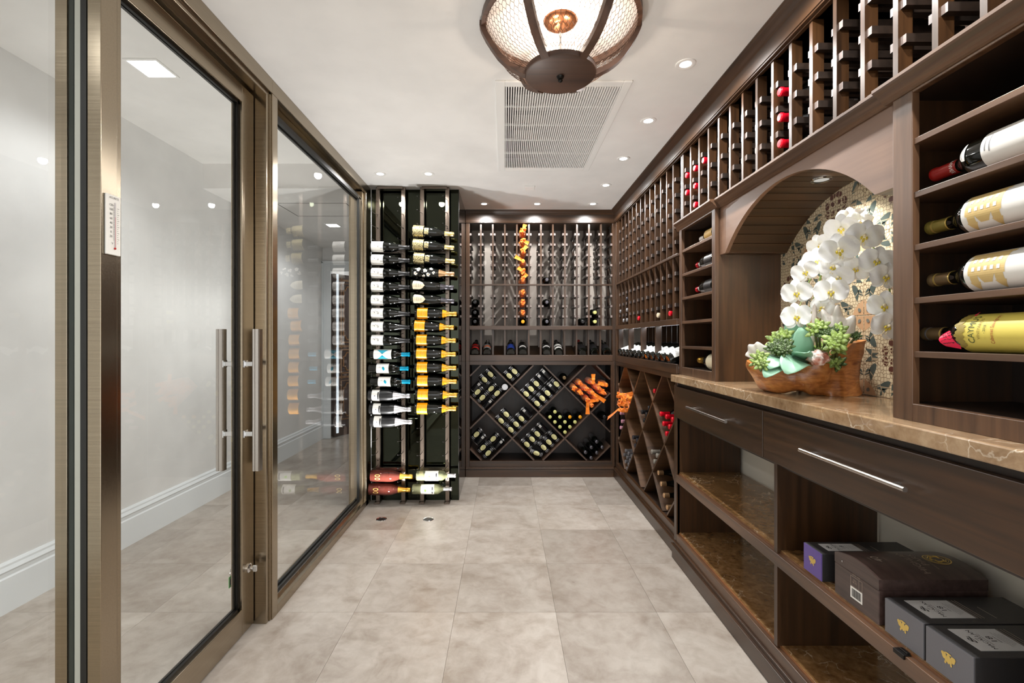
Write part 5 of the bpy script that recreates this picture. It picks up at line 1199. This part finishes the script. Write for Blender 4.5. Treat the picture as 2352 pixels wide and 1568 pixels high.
# red paper tag slipped over the neck
yt = 1.210
tg = thing('paper_tag', 'crimson handwritten paper tag folded over the neck of the yellow-label bottle', 'tag', (xb-.022, yt-.098, rz(1.230)))
g = MB(); TO = tg.location
def tagp(u, v):
    # a sheet folded over the neck: left edge hugs the neck, upper corner sticks up towards the label
    lo = Vector((-.002, .000, -.030)).lerp(Vector((-.001, -.030, -.036)), u); hi = Vector((.0, .012, .004)).lerp(Vector((.010, -.058, .048)), u**1.1)
    p = lo.lerp(hi, v); return p+Vector((-.024*sin(pi*min(1, .15+v*.85))*(1-.55*u)-.004, .010*sin(pi*v)*u, 0))
g.grid(tagp, 14, 10); n_ = len(g.v); g.v += [(p[0]+.0006, p[1], p[2]) for p in g.v]; g.f += [tuple(i+n_ for i in reversed(f)) for f in g.f[:]]; g.m += [0]*(len(g.f)-len(g.m))
obj('paper', g, P['pinkred'], tg, smooth=60)
sc_ = MB(); rnd = random.Random(8)
for r_ in range(4):
    u = .12
    while u < .7:
        v_ = .2+.15*r_; a, b = tagp(u, v_), tagp(u+.02, v_+rnd.uniform(-.05, .05)); sc_.tube([a+Vector((-.0008, 0, 0)), b+Vector((-.0008, 0, 0))], .0005, 4); u += rnd.choice((.024, .032, .05))
obj('handwriting', sc_, M_INK, tg)

# small bottles in the narrow tower
for shelf, yt, kind, cap, cz, lab, lb in ((1.772, 2.560, 'half', 'white', .178, 'tan', 'pale-capped bottle on the top shelf of the narrow tower'), (1.634, 2.625, 'bordeaux', 'red', .268, 'black', 'red-capped bottle on the second shelf of the narrow tower'),
        (1.499, 2.63, 'bordeaux', 'red', .268, 'black', 'red-capped bottle on the third shelf of the narrow tower'), (1.0965, 2.615, 'champagne', 'gold', .225, 'cream', 'gold-capped bottle on the floor of the narrow tower')):
    r = max(p[0] for p in PROF[kind]); labs = [lab_mesh(kind, .05, .140, 85, [P[lab], P['black']], None, 'nt'+lab)]
    if cap == 'red': labs.append(lab_mesh(kind, .205, .258, 80, [P['white'], P['black'], P['rust']], lambda b, kind, z0, z1: (wrap(b, kind, [(-.006, z0+.012), (.010, z0+.012), (.004, z0+.040), (-.008, z0+.034)], 1), wrap(b, kind, [(-.016, z0), (.016, z0), (.016, z0+.006), (-.016, z0+.006)], 2)), 'nkl', .0008))
    b_ = bottle('wine_bottle', lb, along(yt, 1.045+r, shelf+.0082+r, kind), kind, None, (cz, FO[cap]), labs)

# ------------------------------------------------------------------ thermometer on the post, key in the door lock
th = thing('thermometer', 'white wall thermometer stuck on the bronze post', 'thermometer', (XL, 1.2475, 1.572))
obj('plate', MB().box(0, .006, -.0215, .0245, -.080, .080), P['white'], th, bevel=.002)
obj('tube', MB().tube([(.0075, .004, -.060), (.0075, .004, .060)], .0016, 8), mat('tube_glass', (196, 190, 192), .15), th)
obj('bulb', MB().lathe([(0, -.003), (.0022, -.002), (.003, 0), (.0022, .002), (0, .003)], 12, T(.0075, .004, -.062)), P['red'], th, smooth=60)
obj('fluid', MB().tube([(.0082, .004, -.060), (.0082, .004, .022)], .0010, 6), P['red'], th)
for k, n_ in enumerate(('120', '100', '80', '60', '40', '20', '0', '20')):
    text('numeral', n_, .0085, M_INK, th, P2((.0064, -.0075, .052-.0119*k), (0, 1, 0), (0, 0, 1)))
text('lettering', 'ACURITE', .008, M_INK, th, P2((.0064, .002, .0715), (0, 1, 0), (0, 0, 1)), fit=.030); text('lettering', '°F', .007, M_INK, th, P2((.0064, -.004, -.050), (0, 1, 0), (0, 0, 1)))
tk = MB()
for k in range(30): tk.box(.006, .0064, -.001, (.001 if k % 2 else .0022), .052-.0032*k, .0526-.0032*k)
for k in range(18): tk.box(.006, .0064, .0125, .0155 if k % 3 else .0185, .046-.0055*k, .0468-.0055*k)
obj('scale_ticks', tk, M_INK, th)
kt = thing('door_key', 'small key with a green plastic tag hanging from the door lock', 'key', (GX-.052, 2.02, .270))
obj('key_blade', MB().box(-.018, .004, -.0015, .0015, -.006, .006), M_CHROME, kt); kr = MB(); kr.tube([(-.016, .009*cos(2*pi*i/16), -.012+.009*sin(2*pi*i/16)) for i in range(16)], .0009, 6, closed=True); obj('key_ring', kr, M_CHROME, kt)
obj('tag', MB().box(-.0185, -.0155, -.014, .014, -.072, -.024), mat('green_plastic', (96, 190, 96), .4), kt, bevel=.004); obj('tag_paper', MB().box(-.0155, -.0148, -.008, .008, -.060, -.036), M_INK, kt)

# ------------------------------------------------------------------ orchid arrangement in a root-wood bowl
M_ROOT = mat('root_wood', (168, 96, 42), .3, coat=.35); q_ = NT(M_ROOT); v_ = q_.coords((1, 1, 1.6))
n1 = q_.noise(v_, 7, 6, .6, 2.2); n2 = q_.noise(q_.coords((6, 6, 26), rot=(.5, .3, 0)), 3, 5, .6, 1.0)
c_ = q_.mix(.45, q_.ramp(n1, [(.3, (112, 56, 22)), (.5, (176, 104, 48)), (.68, (208, 146, 80))]), q_.ramp(n2, [(.35, (104, 54, 22)), (.62, (206, 140, 74))]))
q_.link(c_, q_.b.inputs['Base Color']); q_.bump(n1, .25, .01)
BCX, BCY = 1.150, 1.800; bd1 = Vector((.82, -.572, 0)).normalized(); bd2 = Vector((-bd1.y, bd1.x, 0)); BZ = 1.0606   # bd2 points away from the camera
rim_h = [(0, .205), (.35, .190), (.7, .162), (1.1, .135), (1.6, .125), (2.1, .118), (2.6, .125), (pi, .122), (3.6, .105), (4.0, .088), (4.4, .092), (4.8, .118), (5.1, .140), (5.35, .118), (5.6, .150), (5.9, .192), (2*pi, .205)]
def interp(tb, x):
    for (x0, y0), (x1, y1) in zip(tb, tb[1:]):
        if x0 <= x <= x1: f = (x-x0)/(x1-x0); f = f*f*(3-2*f); return y0+(y1-y0)*f
    return tb[-1][1]
rad_a = [(0, .192), (.5, .155), (1.0, .125), (1.6, .105), (2.2, .120), (2.7, .165), (pi, .198), (3.6, .165), (4.2, .125), (4.7, .108), (5.2, .118), (5.6, .125), (5.9, .158), (2*pi, .200)]
def bowlp(th, t, inner=False):
    h = interp(rim_h, th); R = interp(rad_a, th); 
    k = (.70+.30*min(1, t*1.3)**.55) if not (th < .9 or th > 5.5) else (.90-.05*sin(pi*t)+.10*t**3)
    r = R*k; p = bd1*(r*cos(th))+bd2*(r*sin(th)); z = h*t
    nz = noise.noise(Vector((p.x*13, p.y*13, z*14)))*.016*(1 if not inner else .3); 
    foot = .014*max(0, sin(3*th+.6))*(1-t)**3
    if inner: p = p*(.86); z = .03+(h-.03)*t
    d = p.normalized() if p.length > 1e-5 else Vector((0, 0, 0))
    return p+d*nz*(.3+t*.7)+Vector((0, 0, z+foot+(.006*noise.noise(Vector((th*3, 1, 2))) if t > .9 and not inner else 0)))
m = MB(); NU, NV = 72, 14
m.grid(lambda u, v: bowlp(2*pi*u, v), NU, NV); base_n = len(m.v)
m.grid(lambda u, v: bowlp(2*pi*u, 1-v, True), NU, NV)
for i in range(NU): a = NV*(NU+1)+i; m.f.append((a, a+1, base_n+i+1, base_n+i)); m.m.append(0)
m.f.append(tuple(reversed(range(NU)))); m.m.append(0)
m.f.append(tuple(base_n+NV*(NU+1)+i for i in range(NU))); m.m.append(0)
bl = obj('root_bowl', m, M_ROOT, smooth=60, mat4=T(BCX, BCY, BZ)); tag(bl, 'polished root-wood bowl with flared end holding the orchids on the worktop', 'bowl')
def bw(a, b, z): return Vector((BCX, BCY, BZ))+bd1*a+bd2*b+Vector((0, 0, z))
M_MOSS = mat('planting_moss', (74, 66, 44), .9); ms = MB(); ms.grid(lambda u, v: Vector((bd1*(.135*v*cos(2*pi*u))+bd2*(.07*v*sin(2*pi*u))))+Vector((0, 0, .075+.012*noise.noise(Vector((u*6, v*4, 0)))+.012*(1-v))), 28, 6)
o = obj('planting_moss', ms, M_MOSS, bl, smooth=60); o['kind'] = 'stuff'
OR = thing('orchid', 'white moth orchid with yellow centres arching up from the root-wood bowl', 'plant', tuple(bw(-.01, .0, .075)))
M_PETAL = mat('orchid_petal', (250, 250, 248), .45, sheen=.1); b_ = M_PETAL.node_tree.nodes['Principled BSDF']; b_.inputs['Subsurface Weight'].default_value = .15; b_.inputs['Subsurface Radius'].default_value = (.01, .01, .008)
M_LIP = mat('orchid_lip', (226, 204, 70), .45); M_LIPW = mat('orchid_column', (244, 232, 196), .45); M_OLEAF = mat('orchid_leaf', (150, 196, 168), .4); M_STEM = mat('orchid_stem', (120, 140, 70), .5)
def petal(b, ang, L, W, lift, droop, mi=0, y0=.004, wave=.0):
    ca, sa = cos(ang), sin(ang)
    def f(u, v):
        s = v; w_ = W*(max(.04, 1-abs(2*min(1, .10+.90*s)-1)**2.6)**.55)*(u-.5)
        x = y0+L*s; z = lift*sin(pi*s*.8)-droop*s*s+.14*abs(w_)**1.3*3-.0+wave*sin(7*s+8*u)*.004
        return Vector((ca*x-sa*w_, sa*x+ca*w_, z))
    b.grid(f, 8, 8, mi)
fl_b = MB()
for a in (pi/2, pi*1.5-.62, pi*1.5+.62): petal(fl_b, a, .046, .036, .003, .008, wave=.3)
for a in (.12, pi-.12): petal(fl_b, a, .050, .072, .006, .006, wave=.8)
for i in range(len(fl_b.v)):
    if i >= 3*81: fl_b.v[i] = (fl_b.v[i][0], fl_b.v[i][1], fl_b.v[i][2]+.004)
fl_me = fl_b.mesh('flower', M_PETAL, 70)
lp = MB()
def blobm(b, c, rx, ry, rz_, mi=0, n=8):
    pr_ = [(sin(pi*i/6), -cos(pi*i/6)) for i in range(7)]
    M = T(*c) @ Matrix.Diagonal((rx, ry, rz_, 1)); b.lathe([(max(r, 0) if 0 < i < 6 else 0, z) for i, (r, z) in enumerate(pr_)], n, M, mi)
blobm(lp, (0, .002, .010), .005, .006, .008, 1); blobm(lp, (-.007, -.006, .011), .0035, .006, .005); blobm(lp, (.007, -.006, .011), .0035, .006, .005); blobm(lp, (0, -.013, .012), .004, .008, .004); blobm(lp, (-.004, -.024, .016), .002, .007, .002, 1); blobm(lp, (.004, -.024, .016), .002, .007, .002, 1)
lp_me = lp.mesh('lip', [M_LIP, M_LIPW], 70)
FLW = [(1932, 522, 1.70, 1.0, 0), (1927, 572, 1.64, 1.12, .2), (1984, 541, 1.60, 1.05, -.2), (1884, 562, 1.76, .85, .4), (1878, 598, 1.72, .95, .1), (1849, 622, 1.72, .85, .3), (1912, 612, 1.68, .9, -.3), (1968, 616, 1.64, .85, -.5), (2014, 598, 1.56, .95, -.2), (1926, 636, 1.67, .9, .2), (1908, 668, 1.66, 1.0, 0), (1830, 670, 1.72, .95, .1), (1827, 726, 1.70, .98, .1), (1891, 706, 1.72, .85, -.9), (2034, 634, 1.54, .9, -.2), (2034, 700, 1.54, .95, -.1), (2038, 748, 1.54, .95, -.5), (1975, 508, 1.74, .85, -.4), (1950, 500, 1.78, .8, .0)]
hub = bw(-.005, .0, .10); pts_f = []
for k, (u, v, y, s_, tw) in enumerate(FLW):
    p = at(u, v, y); rnd = random.Random(k+40)
    face = Vector((-p.x*.85+.15, -p.y*.8, (HC-p.z)*.6-.10)).normalized(); face = (face+Vector((rnd.uniform(-.35, .35), rnd.uniform(-.2, .2), rnd.uniform(-.3, .15)))).normalized()
    up = Vector((0, 0, 1)); x = up.cross(face).normalized(); yv = face.cross(x)
    R = Matrix.Rotation(tw, 4, 'Z')
    M = frame_mat(p-OR.location, x, yv, face) @ R @ Matrix.Scale(s_, 4)
    f_ = link('flower', fl_me, OR, M); link('lip', lp_me, f_); pts_f.append((p, face))
stm = MB()
mains = [[bw(-.01, .0, .06), bw(.0, .02, .20), bw(.03, .03, .33), at(1905, 560, 1.74), at(1950, 520, 1.72), at(2000, 560, 1.64), at(2040, 640, 1.58), at(2042, 740, 1.57)],
         [bw(-.02, .01, .06), bw(-.02, .02, .20), at(1885, 640, 1.76), at(1862, 640, 1.77), at(1842, 690, 1.76)], [bw(.0, .01, .06), bw(.03, .02, .22), at(1935, 620, 1.72), at(1945, 580, 1.70)]]
def smooth_path(P, n=6):
    out = []
    for i in range(len(P)-1):
        p0, p1, p2, p3 = P[max(i-1, 0)], P[i], P[i+1], P[min(i+2, len(P)-1)]
        for k in range(n):
            t = k/n; out.append(.5*((2*p1)+(p2-p0)*t+(2*p0-5*p1+4*p2-p3)*t*t+(3*p1-p0-3*p2+p3)*t**3))
    return out+[P[-1]]
allp = []
for P_ in mains:
    sp = smooth_path(P_); allp += sp
    obj('stem', MB().tube([p-OR.location for p in sp], .0028, 7), M_STEM, OR, smooth=60)
pd = MB()
for p, face in pts_f:
    q = min(allp, key=lambda a: (a-p).length); pd.tube([q-OR.location, (p*.6+q*.4)-OR.location-face*.004, p-OR.location-face*.002], .0013, 5)
o = obj('flower_stalks', pd, M_STEM, OR, smooth=60)
def leaf_mesh(p0, p1, p2, W, nrm, curl=.16):
    # leaf along a bent spine p0-p1-p2, blade normal roughly nrm
    b = MB(); nrm = Vector(nrm)
    def f(u, v):
        t = v; c = p0*(1-t)**2+p1*2*t*(1-t)+p2*t*t; d = ((p1-p0)*(1-t)+(p2-p1)*t).normalized(); s = d.cross(nrm).normalized(); n = s.cross(d)
        w_ = W*(max(.03, 1-abs(2*(.10+.90*t)-1)**2.4)**.6)*(u-.5)
        return c+s*w_+n*(curl*abs(w_)**1.0*.6)
    b.grid(f, 8, 12); return b
for p0, p1, p2, W, nr in ((bw(-.01, -.005, .07), at(1832, 800, 1.70), at(1822, 716, 1.72), .088, (-.5, -1, .3)), (bw(.0, -.01, .07), at(1845, 820, 1.66), at(1838, 752, 1.665), .078, (-.3, -1, .3)),
        (bw(-.03, -.02, .10), at(1800, 800, 1.62), at(1766, 846, 1.60), .075, (-.3, -.6, 1)), (bw(-.03, -.03, .10), at(1790, 822, 1.60), at(1756, 866, 1.60), .07, (-.5, -.6, 1)), (bw(.0, -.04, .11), at(1826, 806, 1.58), at(1806, 858, 1.565), .085, (0, -.8, 1)), (bw(.0, -.03, .12), at(1832, 812, 1.58), at(1858, 808, 1.565), .06, (0, -.4, 1))):
    L_ = leaf_mesh(p0-OR.location, p1-OR.location, p2-OR.location, W, nr); o = obj('leaf', L_, M_OLEAF, OR, smooth=70); sm = o.modifiers.new('thick', 'SOLIDIFY'); sm.thickness = .0022
M_SUC = mat('succulent_leaf', (142, 166, 86), .45); M_SUC2 = mat('succulent_dark', (70, 92, 46), .5)
for m_ in (M_SUC, M_SUC2):
    q_ = NT(m_); c0_ = tuple(m_.diffuse_color)[:3]; q_.link(q_.ramp(q_.noise(q_.coords(info=True), 60, 2), [(.35, tuple(x*.45 for x in c0_)), (.6, tuple(min(1, x*1.25) for x in c0_))]), q_.b.inputs['Base Color'])
def rosette(nl, L, W, seed, tilt0=.25):
    b = MB(); rnd = random.Random(seed)
    for k in range(nl):
        a = k*2.39996; t = k/nl; el = 1.30-1.30*t; l = L*(.45+.55*t)
        d = Vector((cos(a)*cos(el), sin(a)*cos(el), sin(el))); M = aim(d*l*.55, d, (0, 0, 1)) @ Matrix.Diagonal((W*.42, W*.6, l*.55, 1))
        b.lathe([(0, -1), (.45, -.7), (.85, 0), (.8, .35), (.45, .75), (0, 1)], 6, M)
    return b.mesh('succulent', M_SUC if seed % 3 else M_SUC2, 70)
RS = [rosette(15, .036, .0155, 1), rosette(20, .028, .012, 3), rosette(13, .038, .017, 2)]
M_SUCS = mat('succulent_stem', (92, 96, 56), .6)
for k, (lb, spots) in enumerate((('pale green succulent cluster spilling at the low end of the root-wood bowl', ((1746, 822, 1.66, 2, 1.0), (1752, 838, 1.63, 0, .9), (1738, 832, 1.66, 0, .8))),
        ('succulent cluster between the shell and the orchid leaf at the low end', ((1782, 782, 1.70, 0, 1.15), (1800, 772, 1.70, 2, 1.1), (1792, 792, 1.67, 1, 1.2), (1776, 800, 1.66, 1, 1.1), (1806, 796, 1.66, 1, 1.2), (1801, 806, 1.63, 1, 1.1))),
        ('succulent cluster in front of the ruffled shell at the flared end', ((1882, 752, 1.62, 2, 1.05), (1872, 762, 1.63, 0, 1.0), (1898, 768, 1.60, 1, 1.3), (1912, 766, 1.60, 1, 1.2), (1926, 762, 1.60, 0, 1.1))),
        ('bright succulent rosette drooping over the notch of the root-wood bowl', ((1922, 783, 1.565, 2, 1.25), (1914, 792, 1.56, 0, 1.0), (1930, 790, 1.565, 0, 1.0))),
        ('tiny succulent tuft on the flared tip of the root-wood bowl', ((1966, 772, 1.66, 1, .8),)))):
    c0 = at(*spots[0][:3]); t_ = thing('succulent', lb, 'plant', tuple(c0)); root = bw(min(.09, max(-.12, (c0-Vector((BCX, BCY, 0))).dot(bd1))), -.01, .085)
    st = MB()
    for u, v, y, r_, s_ in spots:
        p = at(u, v, y); fc = Vector((-.45, -.75, .55)).normalized(); M = aim(p-c0, fc, (0, 0, 1)) @ Matrix.Scale(s_, 4); link('rosette', RS[r_], t_, M)
        st.tube([p-c0, (p*.5+root*.5)-c0+Vector((0, 0, .01)), root-c0], .004, 6)
    rnd = random.Random(k+3)
    for u, v, y, r_, s_ in spots:
        for j in range((2, 2, 1, 1, 0)[k]):
            f_ = rnd.uniform(.15, .8); p = at(u, v, y)*(1-f_)+root*f_+Vector((rnd.uniform(-.02, .02), rnd.uniform(-.02, .015), rnd.uniform(-.012, .012)))
            fc = Vector((rnd.uniform(-.9, .2), -.75, rnd.uniform(.1, .6))).normalized(); link('rosette', RS[rnd.randrange(3)], t_, aim(p-c0, fc, (0, 0, 1)) @ Matrix.Scale(s_*rnd.uniform(.75, 1), 4))
    obj('stem', st, M_SUCS, t_, smooth=60)
M_SHELL = mat('white_shell', (236, 230, 222), .3, coat=.2)
def shell(lb, c, ax, up, W, H, ruff, seed):
    ax, up = Vector(ax).normalized(), Vector(up).normalized(); fr_ = ax.cross(up); g = MB()
    def f(u, v):
        a = (u-.5)*2.5; r = v; rib_ = 1+ruff*sin(a*9)*v*v
        return ax*(W*r*sin(a)*rib_)+up*(H*r*cos(a*.9)*rib_)+fr_*(.035*sin(pi*.5*v)*(1-.5*abs(sin(a)))+.012*ruff*5*sin(a*9)*v*v)
    g.grid(f, 44, 8); o = obj('seashell', g, M_SHELL, smooth=80, mat4=T(*c)); m_ = o.modifiers.new('thick', 'SOLIDIFY'); m_.thickness = .004
    tag(o, lb, 'shell')
shell('white scalloped shell standing at the low end of the root-wood bowl', at(1757, 836, 1.71), (.75, -.6, .1), (-.30, .1, 1), .050, .085, .05, 1)
shell('large ruffled white shell standing at the flared end of the root-wood bowl', at(1928, 792, 1.69), (.8, -.55, 0), (-.02, .2, 1), .066, .125, .14, 2)
M_ROCK = mat('pink_white_mineral', (226, 208, 200), .55); q_ = NT(M_ROCK); q_.link(q_.ramp(q_.noise(q_.coords(), 26, 5), [(.42, (232, 222, 216)), (.58, (176, 112, 92))]), q_.b.inputs['Base Color'])
rk = MB(); rk.grid(lambda u, v: Vector((cos(2*pi*u)*sin(pi*v)*.034, sin(2*pi*u)*sin(pi*v)*.028, cos(pi*v)*.026))*(1+.35*noise.noise(Vector((cos(2*pi*u)*sin(pi*v), sin(2*pi*u)*sin(pi*v), cos(pi*v)))*2.3)), 24, 14)
tag(obj('mineral_rock', rk, M_ROCK, smooth=40, mat4=T(*at(1880, 822, 1.62))), 'pinkish white rock resting on the rim of the root-wood bowl', 'rock')
dw = MB(); dw.tube(smooth_path([bw(.005, .0, .08), at(1868, 770, 1.72), at(1872, 700, 1.73), at(1884, 668, 1.74)], 6), .008, 8)
tag(obj('driftwood_stick', dw, mat('bleached_wood', (196, 186, 176), .7), smooth=60), 'bleached upright stick behind the orchid leaves in the bowl', 'stick')
